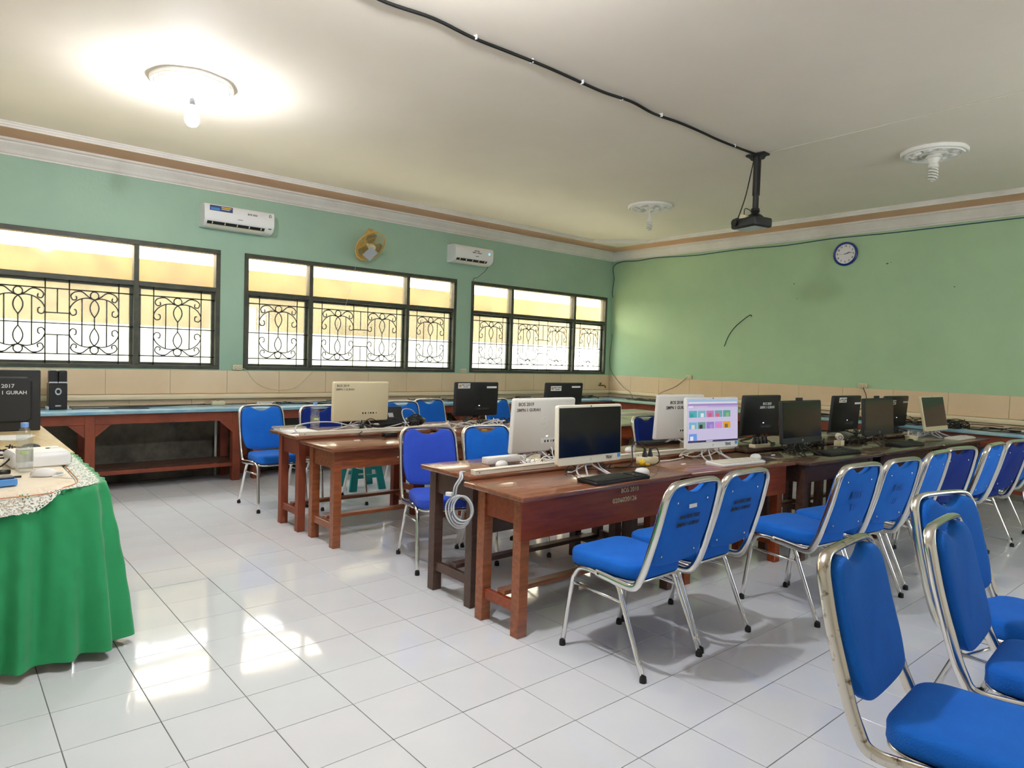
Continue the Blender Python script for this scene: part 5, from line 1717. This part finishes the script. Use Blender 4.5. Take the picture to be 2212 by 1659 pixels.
# things on the teacher's tables
TT = TZ + 0.02
t = thing('table_projector', 'white projector on the lace edged green table', 'projector', (0.075, 0.77, TT), math.radians(6))
bm = B()
pad(bm, rrect(-0.13, 0.11, -0.1, 0.13, 0.025, 3), [(0.006, 0.0), (0.0, 0.006), (0.0, 0.045), (0.004, 0.058), (0.016, 0.07)], lambda u, v, h_: (u, v, h_))
obj('body', bm, 'white', t, True, 40)
for i in range(6):
    bxo('vent', (0.1, 0.1115, -0.085 + i * 0.001, -0.05, 0.014 + i * 0.007, 0.0165 + i * 0.007), 'ink2', t)
bxo('button', (0.03, 0.045, 0.03, 0.045, 0.0702, 0.0735), 'ink2', t)
bxo('panel', (0.05, 0.09, 0.03, 0.06, 0.0702, 0.0722), 'silver', t)
bottle('clear water bottle with blue cap standing before the white projector', -0.005, 0.56, TT, 0.225, 0.033, 0.68)
t = mouse('white mouse with cable before the projector on the cream runner', 0.05, 0.415, TT, 70, 'white')
cable('mouse_cable', '', [(0.0, -0.045, 0.014), (-0.02, -0.08, 0.016), (-0.06, -0.09, 0.014), (-0.1, -0.06, 0.012), (-0.13, -0.1, 0.012), (-0.16, -0.15, 0.012)], 0.003, 'white', parent=t)
bxo('usb_plug', (-0.02, 0.01, -0.075, -0.055, 0.004, 0.016), 'silver', t)
t = thing('blue_stapler', 'light blue plastic gadget at the left picture edge', 'gadget', (-0.115, 0.24, TT), math.radians(8))
bxo('base', (-0.1, 0.055, -0.03, 0.03, 0.0, 0.028), 'lightblue', t, 0.003)
bxo('top', (-0.1, 0.048, -0.024, 0.026, 0.0285, 0.036), M('navy_panel', (34, 44, 72), 0.4), t, 0.003)
t = thing('pen', 'dark pen lying on the cream runner', 'pen', (-0.12, 0.40, TT))
bm = B()
tube(bm, [(-0.06, 0, 0.006), (0.05, 0, 0.006)], 0.004, n=8)
obj('barrel', bm, 'ink', t, True)
bm = B()
tube(bm, [(0.05, 0, 0.006), (0.09, 0, 0.006)], 0.005, n=8)
obj('cap', bm, 'black', t, True)
t = thing('black_plug', 'black cable plug on a white sheet beside the bottle', 'plug', (-0.09, 0.52, TT), math.radians(10))
bm = B()
tube(bm, [(-0.03, 0, 0.012), (0.0, 0, 0.013), (0.03, 0, 0.012)], 0.011, n=10)
obj('body', bm, 'black', t, True)
cable('lead', '', [(-0.03, 0, 0.012), (-0.1, 0.03, 0.01), (-0.2, 0.0, 0.008)], 0.004, 'black_cable', parent=t)
t = mouse('black mouse on the pale wooden table behind the projector', 0.10, 1.50, TZ, 60, 'dblack')
cable('mouse_cable', '', [(0.0, 0.05, 0.014), (-0.04, 0.1, 0.02), (-0.1, 0.06, 0.03), (-0.13, -0.06, 0.02), (-0.14, -0.14, 0.01)], 0.003, 'black_cable', parent=t)
tangle('black cables on the runner behind the bottle at left', -0.17, 0.9, TT + 0.001, 0.3, 0.4, 0.07, 8, 0.004, 'black_cable', 31)
t = thing('paper_sheets', 'white papers lying under the black tower front', 'papers', (0.05, 2.1, TZ), math.radians(-20))
for i in range(2):
    bxo('sheet', (-0.13, 0.1, -0.12, 0.15, 0.002 * i, 0.002 * i + 0.0018), 'paper', t, mtx=Matrix.Rotation(0.15 * i, 4, 'Z'))
# tower
t = thing('computer_tower', 'big black computer tower with white print at the left edge', 'computer', (0.02, 2.5, TZ))
bxo('case', (-0.24, 0.228, 0.008, 0.2, 0.0, 0.42), 'dblack', t, 0.006)
bm = B()
oc = [(-0.2, 0.06), (0.15, 0.06), (0.18, 0.085), (0.18, 0.345), (0.15, 0.375), (-0.2, 0.375)]
pad(bm, oc, [(0.0, 0.0), (0.0, 0.004), (0.012, 0.012)], lambda u, v, h_: (u, 0.009 - h_, v))
sp = obj('side_panel', bm, 'dblack', t)
text('print', 'BOS 2017', 0.036, 'wlabel', sp, (0.005, -0.0045, 0.31), PI / 2)
text('print', 'SMPN 1 GURAH', 0.034, 'wlabel', sp, (0.03, -0.0045, 0.265), PI / 2)
# cut-off monitor and laptop at the left edge
t = thing('old_monitor', 'cream framed monitor cut off by the left picture edge', 'monitor', (-0.22, 1.9, TZ), math.radians(35))
bxo('bezel', (-0.2, 0.2, -0.02, 0.02, 0.09, 0.42), 'cream', t, 0.008)
bxo('screen', (-0.18, 0.18, -0.024, -0.0205, 0.12, 0.4), 'screen', t)
bxo('neck', (-0.03, 0.03, 0.0, 0.03, 0.012, 0.089), 'dblack', t)
bxo('foot', (-0.1, 0.1, -0.07, 0.07, 0, 0.0115), 'dblack', t, 0.003)
t = thing('laptop', 'grey laptop lid cut off by the left picture edge', 'laptop', (-0.2, 1.25 - 0.02, TT), math.radians(12))
bxo('base', (-0.16, 0.16, -0.11, 0.1, 0.0, 0.016), 'silver', t, 0.003)
lm = Matrix.Translation((0, 0.1, 0.016)) @ Matrix.Rotation(math.radians(-14), 4, 'X')
bm = B()
box(bm, -0.16, 0.16, -0.004, 0.004, 0.0, 0.2, 0.002, mtx=lm)
obj('lid', bm, 'silver', t)
bm = B()
box(bm, -0.15, 0.15, -0.0055, -0.0042, 0.012, 0.19, mtx=lm)
obj('screen', bm, M('grey_display', (150, 140, 140), 0.3), t)
